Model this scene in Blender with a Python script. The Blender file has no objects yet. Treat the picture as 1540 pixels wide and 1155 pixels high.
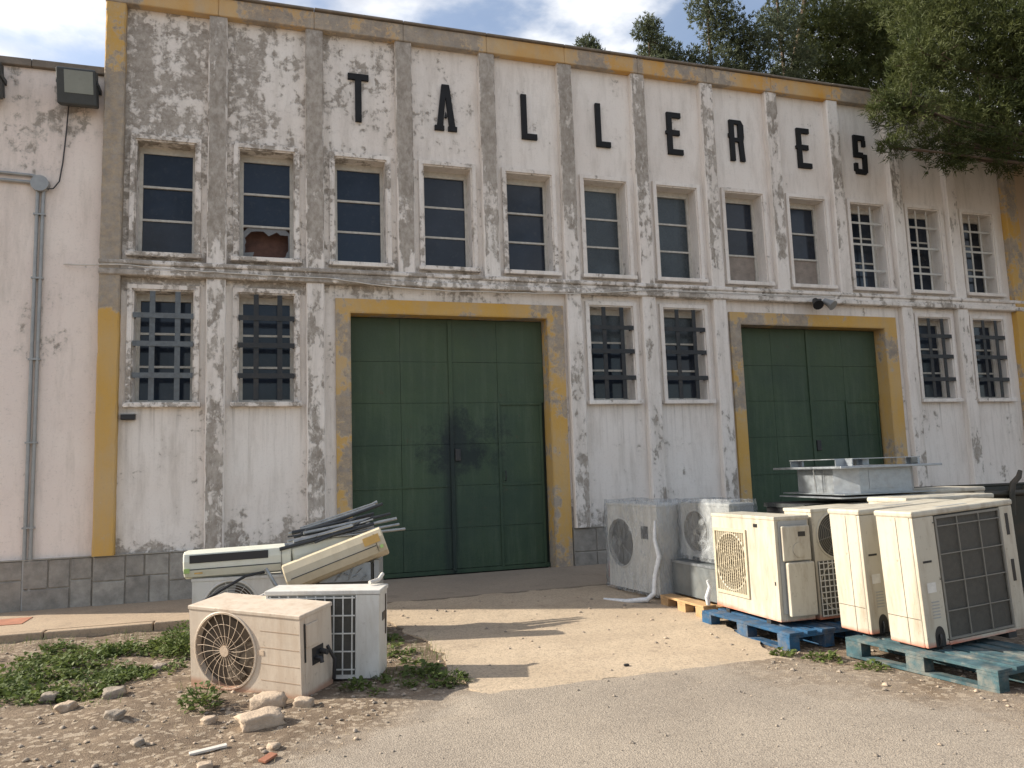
import bpy, bmesh, math, random
import numpy as np
from math import radians as RD, sin, cos, pi
from mathutils import Matrix, Vector, Euler, noise as mnoise

S = bpy.context.scene
C = bpy.context.collection
rnd = random.Random(7)

# ------------------------------------------------------------------ camera
def set_camera():
    yaw, pit, rol = RD(17.84), RD(6.444), RD(-1.95)
    F = Vector((sin(yaw)*cos(pit), cos(yaw)*cos(pit), sin(pit)))
    R = Vector((cos(yaw), -sin(yaw), 0)); U = R.cross(F)
    R2 = R*cos(rol) + U*sin(rol); U2 = U*cos(rol) - R*sin(rol)
    cd = bpy.data.cameras.new('camera'); co = bpy.data.objects.new('camera', cd); C.objects.link(co)
    M = Matrix((R2, U2, -F)).transposed().to_4x4(); M.translation = (0, -10.5, 1.379)
    co.matrix_world = M
    cd.sensor_width = 36; cd.lens = 1162.7/1540*36; cd.clip_end = 3000; cd.clip_start = .05
    S.camera = co
set_camera()

# ------------------------------------------------------------------ light
SUN_EL, SUN_BEHIND = RD(30), RD(24)      # sun stands to the left, a little behind the facade
to_sun = Vector((-cos(SUN_BEHIND)*cos(SUN_EL), sin(SUN_BEHIND)*cos(SUN_EL), sin(SUN_EL)))
W = bpy.data.worlds.new('World'); S.world = W; W.use_nodes = True
def make_world():
    nt = W.node_tree; nt.nodes.clear(); L = nt.links.new
    out = nt.nodes.new('ShaderNodeOutputWorld'); bg = nt.nodes.new('ShaderNodeBackground')
    sky = nt.nodes.new('ShaderNodeTexSky'); sky.sky_type = 'NISHITA'; sky.sun_disc = False
    sky.sun_elevation = SUN_EL
    sky.sun_rotation = math.atan2(to_sun.x, to_sun.y)
    sky.air_density = 1.0; sky.dust_density = 2.0; sky.ozone_density = 1.0
    tc = nt.nodes.new('ShaderNodeTexCoord')
    mp = nt.nodes.new('ShaderNodeMapping'); mp.inputs['Scale'].default_value = (1, 1, 2.2); mp.inputs['Location'].default_value = (.35, .1, .2)
    n = nt.nodes.new('ShaderNodeTexNoise'); n.inputs['Scale'].default_value = 3.2; n.inputs['Detail'].default_value = 7; n.inputs['Roughness'].default_value = .55
    mr = nt.nodes.new('ShaderNodeMapRange'); mr.interpolation_type = 'SMOOTHSTEP'
    mr.inputs['From Min'].default_value = .465; mr.inputs['From Max'].default_value = .62
    mr.inputs['To Min'].default_value = .12; mr.inputs['To Max'].default_value = .95
    mx = nt.nodes.new('ShaderNodeMix'); mx.data_type = 'RGBA'
    cr = nt.nodes.new('ShaderNodeMix'); cr.data_type = 'RGBA'; cr.inputs[6].default_value = (3.7, 3.8, 4.1, 1); cr.inputs[7].default_value = (6.0, 6.0, 6.0, 1)
    n2 = nt.nodes.new('ShaderNodeTexNoise'); n2.inputs['Scale'].default_value = 6.5; n2.inputs['Detail'].default_value = 6
    m2 = nt.nodes.new('ShaderNodeMapRange'); m2.inputs['From Min'].default_value = .38; m2.inputs['From Max'].default_value = .6
    L(mp.outputs[0], n2.inputs['Vector']); L(n2.outputs['Fac'], m2.inputs['Value']); L(m2.outputs[0], cr.inputs[0]); L(cr.outputs[2], mx.inputs[7])
    L(tc.outputs['Generated'], mp.inputs['Vector']); L(mp.outputs[0], n.inputs['Vector'])
    L(n.outputs['Fac'], mr.inputs['Value']); L(mr.outputs[0], mx.inputs[0])
    L(sky.outputs[0], mx.inputs[6]); L(mx.outputs[2], bg.inputs['Color']); L(bg.outputs[0], out.inputs['Surface'])
    bg.inputs['Strength'].default_value = .116
make_world()
sd = bpy.data.lights.new('sun', 'SUN'); sd.energy = 4.5; sd.angle = RD(.55); sd.color = (1, .92, .79)
so = bpy.data.objects.new('sun', sd); C.objects.link(so); so.location = (-30, 15, 30)
so.rotation_euler = (-to_sun).to_track_quat('-Z', 'Y').to_euler()
vs = S.view_settings; vs.view_transform = 'Standard'; vs.look = 'None'; vs.exposure = .86; vs.gamma = 1; vs.use_curve_mapping = False
S.render.engine = 'CYCLES'
S.cycles.max_bounces = 6; S.cycles.diffuse_bounces = 3; S.cycles.glossy_bounces = 2; S.cycles.transmission_bounces = 2; S.cycles.transparent_max_bounces = 8

# ------------------------------------------------------------------ materials
class NT:
    def __init__(s, name):
        s.m = bpy.data.materials.new(name); s.m.use_nodes = True; s.t = s.m.node_tree; s.t.nodes.clear()
        s.out = s.n('OutputMaterial'); s.b = s.n('BsdfPrincipled'); s.L(s.b.outputs[0], s.out.inputs['Surface'])
    def n(s, k): return s.t.nodes.new('ShaderNode'+k)
    def L(s, a, b): s.t.links.new(a, b)
    def put(s, v, sock):
        if isinstance(v, (int, float)): sock.default_value = v
        elif isinstance(v, tuple): sock.default_value = v if len(v) == len(sock.default_value) else tuple(v)+(1,)
        else: s.L(v, sock)
    def pos(s): return s.n('NewGeometry').outputs['Position']
    def obj(s): return s.n('TexCoord').outputs['Object']
    def rand(s): return s.n('ObjectInfo').outputs['Random']
    def sep(s, v):
        x = s.n('SeparateXYZ'); s.L(v, x.inputs[0]); return x.outputs
    def map(s, v, scale=(1,1,1), loc=(0,0,0)):
        m = s.n('Mapping'); s.L(v, m.inputs['Vector']); m.inputs['Scale'].default_value = scale; m.inputs['Location'].default_value = loc; return m.outputs[0]
    def noise(s, v, sc, det=5, ro=.6, dist=0):
        x = s.n('TexNoise'); s.L(v, x.inputs['Vector']); x.inputs['Scale'].default_value = sc; x.inputs['Detail'].default_value = det
        x.inputs['Roughness'].default_value = ro; x.inputs['Distortion'].default_value = dist; return x.outputs['Fac']
    def vor(s, v, sc, feat='F1', out='Distance'):
        x = s.n('TexVoronoi'); x.feature = feat; s.L(v, x.inputs['Vector']); x.inputs['Scale'].default_value = sc; return x.outputs[out]
    def math(s, op, a, b=0.0, c=0.0):
        x = s.n('Math'); x.operation = op; s.put(a, x.inputs[0]); s.put(b, x.inputs[1]); s.put(c, x.inputs[2]); return x.outputs[0]
    def mr(s, v, a, b, c=0.0, d=1.0, smooth=False):
        x = s.n('MapRange'); x.clamp = True
        if smooth: x.interpolation_type = 'SMOOTHSTEP'
        s.put(v, x.inputs['Value']); s.put(a, x.inputs['From Min']); s.put(b, x.inputs['From Max']); s.put(c, x.inputs['To Min']); s.put(d, x.inputs['To Max']); return x.outputs[0]
    def mix(s, f, a, b, mode='MIX'):
        x = s.n('Mix'); x.data_type = 'RGBA'; x.blend_type = mode; s.put(f, x.inputs[0]); s.put(a, x.inputs[6]); s.put(b, x.inputs[7]); return x.outputs[2]
    def bump(s, h, strength=.3, dist=.02):
        x = s.n('Bump'); x.inputs['Strength'].default_value = strength; x.inputs['Distance'].default_value = dist; s.L(h, x.inputs['Height']); s.L(x.outputs[0], s.b.inputs['Normal'])
    def fin(s, col, rough=.8, metal=0.0, spec=None):
        s.put(col, s.b.inputs['Base Color']); s.put(rough, s.b.inputs['Roughness']); s.put(metal, s.b.inputs['Metallic'])
        if spec is not None: s.b.inputs['Specular IOR Level'].default_value = spec
        return s.m

CEM = (.275, .238, .20); CEM2 = (.385, .34, .29)
def plaster(name, paint, paint2, bias=0.0, field=None, seed=0.0, sc=1.0, stain=.5, soft=.018, zs=1.0, drips=0.0):
    """old limewash flaking off grey render; bias > 0 means less paint left"""
    t = NT(name); P = t.map(t.pos(), (1, 1, zs), (seed, seed*1.7, seed*.6)); xyz = t.sep(t.pos())
    n1 = t.noise(P, 1.5*sc, 9, .68); n2 = t.noise(P, 7*sc, 7, .65, .4); n3 = t.noise(t.map(P, (5, 5, .8)), 1.4, 6, .62)
    v = t.math('MULTIPLY_ADD', n1, .41, t.math('MULTIPLY_ADD', n2, .34, t.math('MULTIPLY', n3, .25)))
    v = t.math('ADD', v, bias)
    if field: v = t.math('ADD', v, field(t, xyz, P))
    mask = t.math('MULTIPLY', t.mr(v, .575-soft, .575+soft), t.mr(t.noise(P, 13, 5, .7), .35, .6, .62, 1))
    ghost = t.mr(v, .51, .575, 0, .22)
    edge = t.math('SUBTRACT', t.mr(v, .545, .575), mask)
    grime = t.mr(t.noise(t.map(P, (3, 3, .55)), 1.7, 8, .7), .48, .74)
    fine = t.noise(P, 38, 4, .7)
    pc = t.mix(t.mr(t.noise(P, .9, 5, .6), .35, .65), paint, paint2)
    pc = t.mix(t.math('MULTIPLY', grime, stain), pc, (.40, .35, .29))
    pc = t.mix(ghost, pc, (.46, .41, .355))
    pc = t.mix(t.math('MULTIPLY', edge, .30), pc, (.80, .75, .69))
    pc = t.mix(t.math('MULTIPLY', t.mr(fine, .56, .72), .25), pc, (.30, .26, .22))
    uc = t.mix(t.mr(t.noise(P, 4, 7, .7), .35, .65), CEM, CEM2)
    uc = t.mix(t.math('MULTIPLY', t.mr(fine, .5, .7), .3), uc, (.16, .14, .12))
    dz = t.math('MAXIMUM', t.math('MULTIPLY', t.mr(xyz[2], 1.1, 2.3), t.mr(xyz[2], 2.3, 2.36, 1, 0)), t.math('MULTIPLY', t.mr(xyz[2], 3.5, 4.2), t.mr(xyz[2], 4.2, 4.28, 1, 0)))
    drip = t.math('MULTIPLY', t.mr(t.noise(t.map(t.pos(), (14, 14, .5)), 1.0, 5, .6), .52, .66), dz)
    col = t.mix(mask, pc, uc)
    col = t.mix(t.math('MULTIPLY', drip, drips), col, (.30, .26, .22))
    h = t.math('ADD', t.math('MULTIPLY', mask, -.5), t.math('MULTIPLY_ADD', fine, .22, t.math('MULTIPLY', n2, .5)))
    t.bump(h, .7, .018)
    return t.fin(col, .92, spec=.2)

WHITE, WHITE2 = (.84, .785, .725), (.79, .72, .655)
LWHITE, LWHITE2 = (.84, .745, .67), (.79, .68, .61)
def f_panel(t, xyz, P):
    # weather-worn bays at the left end, high up; damp band over the plinth
    a = t.math('MULTIPLY', t.mr(xyz[0], -1.0, 3.6, .084, 0), t.mr(xyz[2], 3.6, 5.8))
    low = t.mr(xyz[2], .55, 1.05, .12, 0)
    mid = t.math('MULTIPLY', t.mr(xyz[2], 3.95, 4.25), t.mr(xyz[2], 4.25, 4.75, .055, 0))
    r = t.mr(xyz[0], 4, 9, 0, -.02)
    spots = t.math('MULTIPLY', t.mr(t.noise(P, .8, 3), .42, .62, -.01, .062), t.mr(xyz[2], 3.2, 4.2, 1, .4))
    over = t.math('MULTIPLY', t.mr(xyz[2], 3.70, 3.85), t.mr(xyz[0], 0, 5, .10, .02))
    over = t.math('MULTIPLY', over, t.mr(xyz[2], 3.95, 4.3, 1, .3))
    return t.math('ADD', t.math('ADD', t.math('ADD', a, low), t.math('ADD', mid, r)), t.math('ADD', spots, over))
def f_pil(t, xyz, P):
    up = t.math('MULTIPLY', t.mr(xyz[2], 4.2, 6.0, 0, .13), t.mr(xyz[0], 1.5, 8, 1, .35))
    lf = t.mr(xyz[0], 1, 10, .02, -.035)
    base = t.mr(xyz[2], .5, 2.8, .055, 0)
    nx = t.math('ABSOLUTE', t.sep(t.n('NewGeometry').outputs['Normal'])[0])     # more paint is left on the side faces
    return t.math('ADD', t.math('ADD', up, lf), t.math('ADD', base, t.mr(nx, .5, .9, 0, -.16)))
def f_left(t, xyz, P):
    return t.math('ADD', t.math('ADD', t.mr(xyz[2], 4.5, 6.2, 0, .062), t.mr(t.noise(P, .9, 3), .45, .62, -.01, .045)), t.mr(xyz[2], .5, .9, .03, 0))
def f_course(t, xyz, P): return t.mr(xyz[0], 0, 9, .075, .0)
M = {}
M['panel'] = plaster('painted_render_panel', WHITE, WHITE2, -.035, f_panel, 0, 1.45, stain=.5, soft=.02, drips=.42)
M['pilaster'] = plaster('painted_render_pilaster', WHITE, WHITE2, .038, f_pil, 3.1, 1.5, stain=.6, soft=.018, zs=.62)
M['course'] = plaster('painted_render_course', WHITE, WHITE2, .04, f_course, 5.3, 1.6, stain=.7)
M['surround'] = plaster('painted_render_surround', WHITE, WHITE2, .03, lambda t, x, P: t.mr(x[0], -1, 7, .04, -.05), 8.3, 1.8, stain=.55)
M['left_wall'] = plaster('pinkish_render', LWHITE, LWHITE2, -.055, f_left, 11.0, 1.4, stain=.45, soft=.024)
M['right_wall'] = plaster('ochre_render', (.55, .40, .27), (.50, .36, .24), -.06, None, 15.0)
YEL, YEL2 = (.58, .345, .085), (.56, .385, .18)
M['yellow'] = plaster('ochre_paint', YEL, YEL2, -.02, lambda t, x, P: t.mr(t.noise(P, .55, 3), .40, .60, -.12, .13), 2.4, 1.6, stain=.4, soft=.03)
M['yellow_corner'] = plaster('ochre_paint_corner', YEL, YEL2, -.035, lambda t, x, P: t.math('MULTIPLY', t.mr(x[2], 3.45, 3.75), t.mr(x[2], 6.3, 6.7, .40, .07)), 6.4, 1.6, stain=.35, soft=.025)
M['cornice'] = plaster('ochre_cornice', (.60, .31, .06), (.56, .42, .25), .05, lambda t, x, P: t.mr(t.noise(t.map(P, (1, 1, .1)), .62, 3), .38, .58, -.14, .14), 9.1, 1.8, stain=.55, soft=.03)
def simple(name, c, rough=.6, metal=0.0, var=.25, sc=6.0, bump=.15, dirt=None, dirt_amt=.5, local=True, spec=None):
    t = NT(name); P = t.obj() if local else t.pos()
    n = t.noise(P, sc, 6, .65); k = t.mr(n, .3, .7, 1-var, 1+var*.6)
    col = t.mix(1.0, c, k, 'MULTIPLY') if False else None
    dark = tuple(x*(1-var) for x in c); lite = tuple(min(1, x*(1+var*.6)) for x in c)
    col = t.mix(t.mr(n, .3, .7), dark, lite)
    if dirt:
        d = t.mr(t.noise(P, sc*.6+.7, 8, .72), .48, .72); col = t.mix(t.math('MULTIPLY', d, dirt_amt), col, dirt)
    if bump: t.bump(t.noise(P, sc*7, 4, .6), bump, .01)
    return t.fin(col, t.mr(n, .3, .7, max(.05, rough-.1), min(1, rough+.1)), metal, spec)
M['stone'] = simple('plinth_stone', (.29, .268, .235), .9, var=.35, sc=9, bump=.5, dirt=(.33, .29, .24), dirt_amt=.5, local=False)
M['stone_b'] = simple('plinth_stone_pale', (.35, .325, .285), .9, var=.3, sc=9, bump=.5, dirt=(.16, .15, .13), dirt_amt=.5, local=False)
M['mortar'] = simple('mortar', (.36, .33, .28), .95, var=.2, sc=20, bump=.4, local=False)
M['coping'] = simple('coping_concrete', (.21, .175, .14), .95, var=.35, sc=5, bump=.5, local=False)
M['roof'] = simple('roof_bitumen', (.12, .11, .10), .9, local=False)
M['interior'] = simple('dark_interior', (.03, .03, .03), .95, local=False)
M['frame'] = simple('window_frame_paint', (.56, .53, .47), .6, var=.2, sc=14, dirt=(.30, .26, .22), dirt_amt=.5)
M['iron'] = simple('painted_iron', (.022, .025, .028), .6, var=.4, sc=18, dirt=(.10, .075, .055), dirt_amt=.35)
M['iron_sheen'] = simple('sheen_iron', (.12, .135, .145), .45, var=.3, sc=18, dirt=(.07, .06, .05), dirt_amt=.5)  # paler copy of the iron, with the lit sheen put into its colour
M['iron_white'] = simple('white_iron', (.58, .56, .51), .55, var=.15, sc=14, dirt=(.3, .22, .15), dirt_amt=.4)
M['letter'] = simple('black_letter', (.006, .006, .007), .75, var=.3, sc=8)
M['board'] = simple('board_pane', (.30, .25, .21), .8, var=.3, sc=8)
M['dim_room'] = simple('dim_room_brown', (.16, .085, .065), .9, var=.5, sc=5)
M['galv'] = simple('galvanised', (.34, .37, .40), .42, .75, var=.2, sc=16, dirt=(.35, .34, .32), dirt_amt=.4)
M['conduit'] = simple('grey_conduit', (.33, .335, .33), .45, .3, var=.2, sc=10)
M['cable_w'] = simple('pale_cable', (.6, .56, .5), .7)
M['black'] = simple('black_plastic', (.018, .018, .02), .5)
M['dark_cable'] = simple('dark_cable', (.05, .045, .045), .6)
M['hous'] = simple('dark_grey_housing', (.045, .05, .05), .5, var=.25)
def glass(name, base, rough, spec):
    t = NT(name); P = t.pos(); n = t.noise(P, 2.2, 5, .6); f = t.noise(P, 14, 5, .7)
    col = t.mix(t.mr(n, .35, .7), base, tuple(x*2.2+.004 for x in base)); col = t.mix(t.mr(t.rand(), .25, 1.0, 0, .9), col, tuple(x*2.5+.006 for x in base))
    col = t.mix(t.math('MULTIPLY', t.mr(f, .55, .75), .25), col, (.10, .095, .085))
    t.bump(t.noise(P, 1.3, 2), .05, .02)
    return t.fin(col, t.mr(f, .3, .7, rough*.6, rough*1.6), 0, spec)
M['glass'] = glass('dusty_window_glass', (.009, .0125, .019), .10, .34)  # opaque: dark room and blue sky reflection are put into the base colour
M['glass_g'] = glass('dustier_window_glass', (.026, .033, .037), .25, .34)
M['shard'] = glass('dusty_shards', (.10, .10, .10), .3, .4)
M['lens'] = glass('lamp_lens', (.10, .11, .10), .1, .6)

def door_mat():
    t = NT('green_door_paint'); P = t.pos(); xyz = t.sep(P)
    n = t.noise(P, 2.2, 7, .65); f = t.noise(P, 30, 4, .65); s = t.noise(t.map(P, (7, 7, .5)), 1.6, 6, .65)
    col = t.mix(t.mr(n, .3, .7), (.034, .064, .036), (.058, .092, .050))
    col = t.mix(t.math('MULTIPLY', t.mr(s, .46, .72), .7), col, (.080, .112, .072))
    col = t.mix(t.mr(t.noise(P, .7, 6, .65), .42, .64, 0, .7), col, (.023, .047, .033))
    col = t.mix(t.mr(xyz[2], 2.0, 3.6, 0, .45), col, (.074, .094, .046))
    col = t.mix(t.math('MULTIPLY', t.mr(t.noise(P, 5, 8, .75), .60, .68), .5), col, (.09, .06, .035))
    col = t.mix(t.math('MULTIPLY', t.mr(f, .58, .75), .4), col, (.016, .026, .02))
    # hand-worn, oily patch round the lock
    dx = t.math('SUBTRACT', xyz[0], 2.72); dz = t.math('SUBTRACT', xyz[2], 1.72)
    r = t.math('SQRT', t.math('ADD', t.math('MULTIPLY', dx, dx), t.math('MULTIPLY', t.math('MULTIPLY', dz, dz), 1.5)))
    r = t.math('ADD', r, t.mr(t.noise(P, 3.2, 8, .78), .25, .75, -.55, .55))
    col = t.mix(t.mr(r, .20, .62, .8, 0), col, (.008, .015, .020))
    sx = t.math('ABSOLUTE', t.math('SUBTRACT', xyz[0], 2.50)); sx = t.math('ADD', sx, t.mr(s, .3, .7, -.06, .06))
    col = t.mix(t.math('MULTIPLY', t.mr(sx, .02, .13, .75, 0), t.mr(xyz[2], 1.9, 2.5, 1, 0)), col, (.010, .018, .020))
    t.bump(t.math('MULTIPLY_ADD', n, 1.0, t.math('MULTIPLY', f, .2)), .6, .022)
    return t.fin(col, t.mr(n, .3, .7, .5, .72), 0, .35)
M['door'] = door_mat()
M['door_dark'] = simple('door_gap', (.012, .022, .014), .8, local=False)

def asphalt_color(t, P):
    g2 = t.noise(P, 60, 6, .75); vc = t.sep(t.vor(P, 150, 'F1', 'Color')); big = t.noise(P, .8, 7, .68)
    asp = t.mix(t.mr(big, .35, .65), (.265, .225, .182), (.35, .298, .238))
    asp = t.mix(t.mr(g2, .42, .70, 0, .5), asp, (.17, .145, .12))
    asp = t.mix(t.math('MULTIPLY', t.mr(vc[0], .66, .78), .4), asp, (.45, .39, .32))
    asp = t.mix(t.math('MULTIPLY', t.mr(vc[1], .82, .9), .6), asp, (.12, .105, .09))
    return t.mix(t.mr(t.noise(P, 2.3, 8, .72), .52, .70, 0, .35), asp, (.20, .165, .13))
def ground_mat():
    t = NT('dirt_and_old_asphalt'); P = t.pos(); x, y, z = t.sep(P)
    m1 = t.math('SUBTRACT', t.math('MULTIPLY_ADD', t.math('ADD', y, 5.0), 1.08, 1.35), x)
    m2 = t.math('SUBTRACT', x, t.math('MULTIPLY_ADD', t.math('SUBTRACT', -5.5, y), .40, 3.55))
    m2 = t.math('MULTIPLY', m2, .8)
    nn = t.math('MULTIPLY', t.math('SUBTRACT', t.noise(P, 1.4, 8, .7), .5), 2.2)
    m = t.mr(t.math('ADD', t.math('MAXIMUM', m1, m2), nn), -.25, .45)
    g1 = t.noise(P, 5, 9, .75); g2 = t.noise(P, 45, 6, .75); v = t.vor(P, 110); vc = t.vor(P, 110, 'F1', 'Color')
    big = t.noise(P, .7, 6, .65)
    asp = asphalt_color(t, P)
    drt = t.mix(t.mr(g1, .35, .65), (.115, .083, .058), (.235, .178, .125))
    drt = t.mix(t.mr(g2, .45, .7, 0, .7), drt, (.085, .062, .045))
    v2 = t.vor(P, 32, 'F1', 'Color'); s2 = t.sep(v2)
    drt = t.mix(t.math('MULTIPLY', t.mr(s2[0], .78, .86), .65), drt, (.40, .33, .25))
    col = t.mix(m, asp, drt)
    t.bump(t.math('ADD', t.math('MULTIPLY', g2, .6), t.math('MULTIPLY', v, .6)), .45, .014)
    return t.fin(col, .95, 0, .2)
M['ground'] = ground_mat()
def conc_mat(name, a, b, worn=.5, spill=False):
    t = NT(name); P = t.pos()
    n = t.noise(P, 1.1, 8, .68); f = t.noise(P, 26, 6, .75); g = t.noise(P, 110, 3, .7); vc = t.sep(t.vor(P, 85, 'F1', 'Color'))
    col = t.mix(t.mr(n, .35, .65), a, b)
    col = t.mix(t.mr(f, .5, .72, 0, worn), col, (.20, .165, .125))
    col = t.mix(t.math('MULTIPLY', t.mr(vc[0], .72, .82), .5), col, (.24, .20, .155))
    col = t.mix(t.math('MULTIPLY', t.mr(t.noise(P, 2.7, 9, .75), .57, .66), .45), col, (.19, .15, .115))
    if spill:       # grit and tar lapping over the low edge of the ramp
        x, y, z = t.sep(P); nn = t.math('MULTIPLY', t.math('SUBTRACT', t.noise(P, 2.1, 9, .75), .5), 1.5)
        col = t.mix(t.mr(t.math('ADD', y, nn), -5.68, -5.22, .92, 0), col, asphalt_color(t, P))
        col = t.mix(t.mr(t.noise(t.map(P, (.5, 1.6, 1)), 1.3, 7, .7), .5, .68, 0, .35), col, (.27, .215, .16))
    t.bump(t.math('MULTIPLY_ADD', f, .7, t.math('MULTIPLY', g, .3)), .6, .012)
    return t.fin(col, .93, 0, .2)
M['concrete'] = conc_mat('old_concrete', (.50, .40, .29), (.42, .33, .235), .45, True)
M['apron'] = conc_mat('door_apron_concrete', (.36, .29, .22), (.30, .245, .19))
M['pavement'] = conc_mat('pavement_concrete', (.42, .325, .23), (.36, .27, .19), .4)
M['redtile'] = simple('red_tile', (.34, .14, .08), .85, var=.3, sc=6, local=False)
M['rock'] = simple('pale_rubble', (.46, .36, .265), .95, var=.3, sc=7, bump=.9, dirt=(.28, .2, .14))
M['rubble'] = simple('grey_rubble', (.30, .25, .20), .95, var=.4, sc=5, bump=.8)
M['straw'] = simple('dry_straw', (.36, .28, .17), .9, var=.4, sc=3, bump=0)
def leafmat(name, a, b, rough=.65, trans=.35):
    t = NT(name); P = t.obj(); n = t.noise(P, 2.3, 5, .7); f = t.noise(P, 23, 3, .6)
    col = t.mix(t.mr(n, .35, .65), a, b); col = t.mix(t.mr(f, .35, .7, 0, .5), col, tuple(x*.5 for x in a))
    t.fin(col, rough, 0, .3)
    tr = t.n('BsdfTranslucent'); t.L(col, tr.inputs['Color']); ms = t.n('MixShader'); ms.inputs[0].default_value = trans
    t.L(t.b.outputs[0], ms.inputs[1]); t.L(tr.outputs[0], ms.inputs[2]); t.L(ms.outputs[0], t.out.inputs['Surface'])
    return t.m
M['needles'] = leafmat('pine_needles', (.052, .071, .021), (.112, .126, .038))  # the lighter green puts sunlit clumps into the colour
M['needles_b'] = leafmat('grey_green_leaves', (.075, .095, .05), (.13, .15, .085))
M['weed'] = leafmat('weed_leaves', (.085, .125, .032), (.175, .215, .062))
M['bark'] = simple('bark', (.12, .085, .06), .95, var=.4, sc=8, bump=.8)
def paintmetal(name, c, dirt, amt, rough=.45, low=None):
    t = NT(name); P = t.obj(); n = t.noise(P, 3, 7, .65); f = t.noise(P, 24, 5, .7); xyz = t.sep(P)
    col = t.mix(t.mr(n, .3, .7), tuple(x*.9 for x in c), c)
    col = t.mix(t.math('MULTIPLY', t.mr(t.noise(t.map(P, (4, 4, .8)), 2.2, 8, .72), .45, .75), amt), col, dirt)
    col = t.mix(t.math('MULTIPLY', t.mr(f, .6, .74), amt*.7), col, tuple(x*.6 for x in dirt))
    if low: col = t.mix(t.mr(t.math('ADD', xyz[2], t.math('MULTIPLY', n, .10)), .085, .125, .85, 0), col, low)
    t.bump(t.noise(P, 2.6, 3), .22, .03)
    return t.fin(col, t.mr(n, .3, .7, rough-.08, rough+.15), 0, .4)
M['ac_cream'] = paintmetal('cream_casing', (.51, .475, .39), (.25, .19, .13), .8, low=(.52, .15, .085))
M['ac_white'] = paintmetal('white_casing', (.66, .645, .60), (.34, .29, .22), .5)
M['ac_dusty'] = paintmetal('dusty_pinkish_casing', (.62, .53, .43), (.37, .26, .175), .7, low=(.42, .235, .155))
M['ac_grey'] = paintmetal('grey_casing', (.33, .34, .335), (.26, .24, .21), .4)
M['indoor'] = paintmetal('ivory_plastic', (.72, .72, .62), (.48, .44, .30), .25, .35)
M['indoor_tan'] = paintmetal('yellowed_plastic', (.58, .50, .36), (.36, .29, .19), .45, .4)
M['coil'] = simple('condenser_coil', (.085, .080, .068), .6, .2, var=.3, sc=30, bump=.5)
M['coil_brown'] = simple('dusty_shroud', (.095, .072, .050), .85, var=.4, sc=10)
M['grille_cream'] = simple('cream_wire', (.50, .44, .32), .5, var=.15, sc=20)
M['grille_dusty'] = simple('dusty_wire', (.58, .45, .33), .6, var=.2, sc=20)
M['grille_white'] = simple('white_wire', (.62, .61, .57), .5, var=.15, sc=20)
M['grille_grey'] = simple('grey_wire', (.20, .19, .165), .5, var=.15, sc=20)
M['label_green'] = simple('green_label', (.36, .52, .16), .5, bump=0)
M['label_orange'] = simple('orange_label', (.60, .36, .10), .6, bump=0)
M['slot'] = simple('dark_slot', (.02, .02, .022), .4, bump=0)
M['blue_wood'] = simple('blue_painted_wood', (.012, .075, .165), .8, var=.55, sc=9, dirt=(.16, .14, .115), dirt_amt=.75)
M['teal_wood'] = simple('teal_painted_wood', (.04, .09, .105), .85, var=.55, sc=9, dirt=(.22, .20, .165), dirt_amt=.95)
M['wood'] = simple('raw_wood', (.46, .29, .14), .8, var=.35, sc=8, dirt=(.2, .13, .08), dirt_amt=.4)
M['red'] = simple('red_paint', (.30, .02, .015), .5)
M['olive'] = simple('dark_olive_steel', (.035, .034, .024), .6, var=.4, sc=5, dirt=(.10, .06, .035), dirt_amt=.5)
M['pvc'] = simple('white_pipe', (.62, .58, .52), .5, var=.2, sc=8, dirt=(.3, .25, .2), dirt_amt=.4)
M['rod'] = simple('steel_rod', (.34, .35, .35), .35, .7, var=.3, sc=12)
M['rod_dark'] = simple('dark_rod', (.035, .038, .042), .45, .2, var=.3, sc=12)
def film_mat():
    t = NT('plastic_film'); P = t.obj(); n = t.noise(t.map(P, (3, 3, 1)), 4, 7, .7, 1.0)
    t.fin((.54, .57, .59), .2, 0, .5); t.bump(n, .9, .04)
    tr = t.n('BsdfTransparent'); tr.inputs['Color'].default_value = (.93, .94, .95, 1)
    ms = t.n('MixShader'); t.L(t.mr(n, .36, .66, .08, .52), ms.inputs[0]); t.L(tr.outputs[0], ms.inputs[1]); t.L(t.b.outputs[0], ms.inputs[2]); t.L(ms.outputs[0], t.out.inputs['Surface'])
    return t.m
M['film'] = film_mat()
M['film_w'] = simple('bunched_film', (.66, .68, .70), .3, var=.2, sc=14, bump=.6)

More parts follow.
